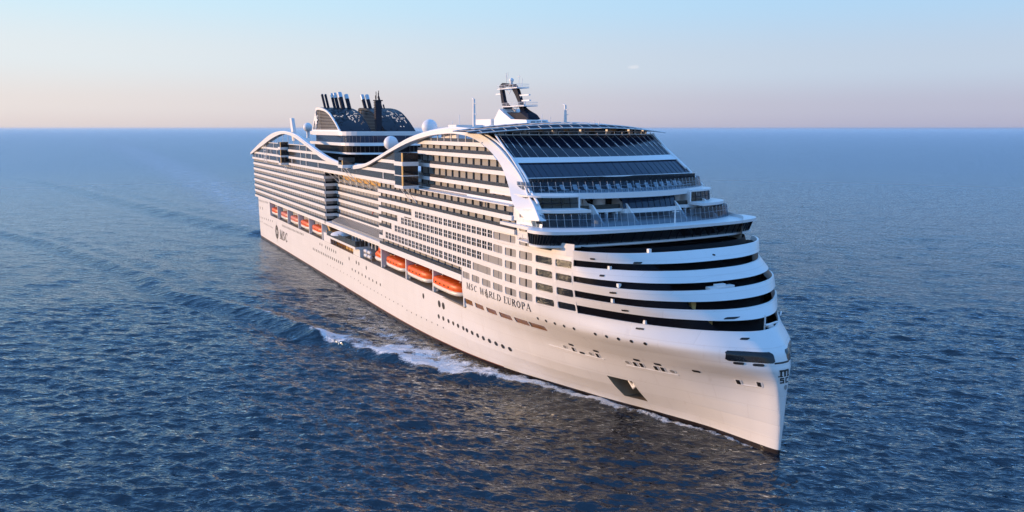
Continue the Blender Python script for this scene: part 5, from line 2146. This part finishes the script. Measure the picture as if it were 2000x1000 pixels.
def make_boat(L, top_mat):
    root = empty('lifeboat')
    st_ = [(-1.0, 0.45, 0.55), (-0.93, 0.72, 0.3), (-0.75, 0.92, 0.1), (-0.4, 1.0, 0.0), (0.0, 1.0, 0.0), (0.45, 1.0, 0.0), (0.75, 0.86, 0.08), (0.92, 0.55, 0.3), (1.0, 0.22, 0.6)]
    B = 2.25
    h = MB()
    h.loft([boat_section(L / 2 * t, B * w, 0.0 + 0.9 * q, 1.75, flat=0.75) for t, w, q in st_], True, True)
    h.build('hull', 'boat_white', root)
    c = MB()
    c.loft([boat_section(L / 2 * t * 0.985, B * w * 1.0, 1.0, 3.55 - 1.5 * q ** 1.1, flat=0.48) for t, w, q in st_], True, True)
    can_ = c.build('canopy', top_mat, root)
    f = MB()
    f.loft([boat_section(L / 2 * t * 1.0, B * w * 1.04, 1.36, 1.56, flat=0.7) for t, w, q in st_], True, True)
    f.build('fender', 'boat_white', root)
    s = MB()
    for t in (-0.7, -0.42, -0.14, 0.14, 0.42, 0.7):
        q = boat_section(L / 2 * t, B * 0.96 + 0.02, 1.25, 3.57, 18, 0.48)
        s.tube([p for p in q] + [q[0]], 0.03, 4)
    s.build('seam', M['seam'], can_)
    for t in (-0.5, -0.2, 0.1, 0.4):
        for sg in (-1, 1):
            MB().box(L / 2 * t - 0.28, L / 2 * t + 0.28, sg * B * 0.93, sg * (B + 0.04), 2.05, 2.4).build('window', 'pane', can_)
    w = MB()
    w.box(-L * 0.32, -L * 0.24, -0.5, 0.5, 3.2, 3.55)
    w.build('wheelhouse', top_mat, can_)
    hk = MB()
    for t in (-0.62, 0.62):
        hk.tube([(L / 2 * t, 0, 3.2), (L / 2 * t, 0, 4.6)], 0.12, 6)
        hk.box(L / 2 * t - 0.3, L / 2 * t + 0.3, -0.2, 0.2, 3.3, 3.7)
    hk.build('lifting_hook', 'steel', root)
    return root


M['seam'] = material('canopy_seam', (0.42, 0.06, 0.01), 0.5)


def copy_tree(o, parent=None):
    c = o.copy()
    COL.objects.link(c)
    c.parent = parent
    for ch in list(o.children):
        copy_tree(ch, c)
    return c


GRP = 'lifeboats hanging along the starboard side'
pro_l = make_boat(15.2, 'orange')
pro_s = make_boat(14.0, 'orange')
pro_t = make_boat(13.6, 'salmon')
spots = [
    (pro_l, -80.3, 1.08, 'orange lifeboat hanging in the foremost bay, just aft of the black ship name'),
    (pro_l, -97.8, 1.0, 'orange lifeboat in the second bay back from the ship name, between two pillars'),
    (pro_l, -114.4, 0.95, 'orange lifeboat in the third bay back from the ship name, beside the rescue boat'),
    (pro_s, -196.0, 1.0, 'orange lifeboat just aft of the restaurant balcony, foremost of the stern group'),
    (pro_s, -213.6, 0.98, 'orange lifeboat second from the restaurant balcony in the stern group, without gilt frame'),
    (pro_t, -231.0, 0.98, 'salmon pink tender in the stern group, third boat from the stern'),
    (pro_t, -248.8, 0.98, 'salmon pink tender in the stern group, second boat from the stern'),
    (pro_s, -268.0, 0.9, 'orange lifeboat in the sternmost bay, below the lowest balconies'),
]
used = set()
for p, x, s, lab in spots:
    o = p if p.name not in used else copy_tree(p)
    used.add(p.name)
    o.location = (x, -21.55, 13.9)
    o.scale = (s, 1, 0.86)
    tag(o, lab, 'lifeboat', GRP)

# small rescue boat beside the raft canisters
rb = empty('rescue_boat', (-127.9, -22.0, 14.0))
rb.scale = (1.15, 1.1, 1.25)
m = MB()
m.loft([boat_section(2.9 * t, 1.3 * w, 0.0 + 0.5 * q, 1.1, flat=0.8) for t, w, q in ((-1, 0.8, 0.2), (-.5, 1, 0), (0, 1, 0), (0.5, 0.85, .1), (.85, .5, .5), (1, .15, 1.2))], True, True)
m.build('hull', 'boat_white', rb)
m = MB()
m.loft([boat_section(2.8 * t, 1.25 * w, 0.9, 2.5 - 1.2 * q, flat=0.7) for t, w, q in ((-1, 0.8, 0.5), (-.5, 1, 0), (0, 0.95, 0), (0.5, 0.7, .5), (.85, .4, .9), (1, .15, 1.2))], True, True)
m.prism([(-1.6, 2.3), (0.2, 2.3), (-0.4, 3.3), (-1.2, 3.3)], -0.5, 0.5)
m.build('canopy', 'orange', rb)
m = MB()
m.tube([(-3.2, 0.8, 2.2), (-0.8, 0.5, 2.0)], 0.16, 6)
m.build('boom', M['amber'], rb)
tag(rb, 'small orange rescue boat stowed beside the white raft canisters amidships', 'rescue boat')

# life raft canisters on a rack
rk = MB()
for x in (-142.4, -135.4):
    rk.tube([(x, -22.8, 12.9), (x, -22.8, 15.9)], 0.08, 5)
for z in (13.4, 14.7):
    rk.tube([(-142.4, -22.8, z), (-135.4, -22.8, z)], 0.08, 5)
rk.build('raft_rack', 'grey', ship)
proto = None
pos = [(0, 0), (1, 0), (0, 1), (1, 1)]
LABR = ['white life raft canister, upper one nearer the stern in the rack of four', 'white life raft canister, upper one nearer the bow in the rack of four',
        'white life raft canister, lower one nearer the stern in the rack of four', 'white life raft canister, lower one nearer the bow in the rack of four']
for k, (x, z) in enumerate(((-140.6, 15.3), (-137.2, 15.3), (-140.6, 14.0), (-137.2, 14.0))):
    if proto is None:
        proto = empty('life_raft')
        m = MB()
        m.loft([[(1.35 * t, 0.52 * w * math.cos(a), 0.52 * w * math.sin(a)) for a in np.linspace(0, 2 * PI, 15)[:-1]] for t, w in ((-1, .55), (-.93, .9), (-.8, 1), (.8, 1), (.93, .9), (1, .55))], True, True)
        m.build('canister', 'radome', proto)
        m = MB()
        for t in (-0.6, 0.0, 0.6):
            m.loft([[(1.35 * t + d, 0.535 * math.cos(a), 0.535 * math.sin(a)) for a in np.linspace(0, 2 * PI, 15)[:-1]] for d in (-.05, .05)], True, True)
        m.build('strap', 'grey', proto)
        o = proto
    else:
        o = copy_tree(proto)
    o.location = (x, -22.7, z)
    tag(o, LABR[k], 'life raft', 'white raft canisters racked amidships')

# white loungers behind the glass of the upper terrace
lp = None
S1I = [p for p in resample(offset_plan(S1, 3.2), 23)][1:-1]
for k, (x, y) in enumerate(S1I):
    if lp is None:
        lp = empty('sun_lounger')
        m = MB()
        m.box(-0.95, 0.5, -0.36, 0.36, 0.30, 0.42)
        m.prism([(-0.95, 0.30), (-0.95, 0.42), (-1.6, 1.12), (-1.7, 1.05)], -0.36, 0.36)
        m.build('cushion', 'trim', lp)
        for lx in (-0.8, 0.4):
            for ly in (-0.3, 0.3):
                MB().box(lx - 0.04, lx + 0.04, ly - 0.04, ly + 0.04, 0.0, 0.30).build('leg', 'grey', lp)
        o = lp
    else:
        o = copy_tree(lp)
    o.location = (x, y, 39.41)
    o.scale = (1, 1.25, 1.15)
    o.rotation_euler = (0, 0, 0.12 * math.sin(k * 2.3))
    tag(o, 'white sun lounger in the row behind the glass screen of the upper front terrace', 'sun lounger', 'white loungers behind the upper terrace glass')

# ---------------------------------------------------------------- passengers on the balconies
def person(x, y, z, shirt, label, lean=0.0):
    P = [(0, 0, .95), (0, 0, 1.18), (.02, 0, 1.42), (.03, 0, 1.54), (.05, 0, 1.68), (.06, 0, 1.78),      # pelvis to crown
         (.02, .10, .88), (.04, .11, .48), (0, .11, .08), (.13, .12, .03),                                   # left leg, foot
         (.02, -.10, .88), (.03, -.11, .48), (0, -.11, .08), (.13, -.12, .03),                               # right leg, foot
         (.01, .19, 1.40), (.02, .25, 1.12), (.18 + lean, .20, 1.02), (.26 + lean, .19, 1.03),              # left arm
         (.01, -.19, 1.40), (.02, -.25, 1.12), (.18 + lean, -.20, 1.02), (.26 + lean, -.19, 1.03)]
    R = [.15, .13, .15, .06, .10, .08, .095, .065, .05, .05, .095, .065, .05, .05, .065, .05, .04, .035, .065, .05, .04, .035]
    E = [(0, 1), (1, 2), (2, 3), (3, 4), (4, 5), (0, 6), (6, 7), (7, 8), (8, 9), (0, 10), (10, 11), (11, 12), (12, 13),
         (2, 14), (14, 15), (15, 16), (16, 17), (2, 18), (18, 19), (19, 20), (20, 21)]
    me = bpy.data.meshes.new('person')
    me.from_pydata(P, E, [])
    o = bpy.data.objects.new('person', me)
    COL.objects.link(o)
    sk = o.modifiers.new('skin', 'SKIN')
    sk.use_smooth_shade = True
    for i, r in enumerate(R):
        me.skin_vertices[0].data[i].radius = (r, r)
    me.skin_vertices[0].data[0].use_root = True
    o.modifiers.new('subdiv', 'SUBSURF').levels = 1
    me.materials.append(shirt)
    o.location = (x, y, z)
    o.rotation_euler = (0, 0, -PI / 2)
    hair = MB()
    hair.lathe((0.045, 0, 1.70), [(0.115, 0.0), (0.118, 0.06), (0.07, 0.13), (0.0, 0.15)], 10)
    hair.build('hair', M['ink'], o)
    tag(o, label, 'person')


M['dark_cloth'] = material('dark_clothes', (0.03, 0.03, 0.045), 0.8)
M['red_cloth'] = material('red_clothes', (0.45, 0.05, 0.04), 0.8)
xp, zp = onY(942, 378, -23.5)
person(xp, -23.55, 35.1, M['dark_cloth'], 'person in dark clothes standing on a balcony below the forward arch')
xp, zp = onY(728.5, 431, -19.2)
person(xp, -19.15, 25.1, M['red_cloth'], 'person in red at the rail of a recessed balcony amidships')

# ---------------------------------------------------------------- the air over the water
hz_ = MB().box(-160000, 160000, -160000, 160000, -4.0, 72.0).build('haze', 'white')
hm = bpy.data.materials.new('sea_air')
hm.use_nodes = True
hn, hl = hm.node_tree.nodes, hm.node_tree.links
hn.remove(hn['Principled BSDF'])
hv = hn.new('ShaderNodeVolumePrincipled')
hv.inputs['Color'].default_value = (0.72, 0.86, 1.0, 1)
hv.inputs['Density'].default_value = 0.000018
hv.inputs['Anisotropy'].default_value = 0.3
hl.new(hv.outputs[0], hn['Material Output'].inputs['Volume'])
hz_.data.materials.clear()
hz_.data.materials.append(hm)
tag(hz_, kind='stuff')
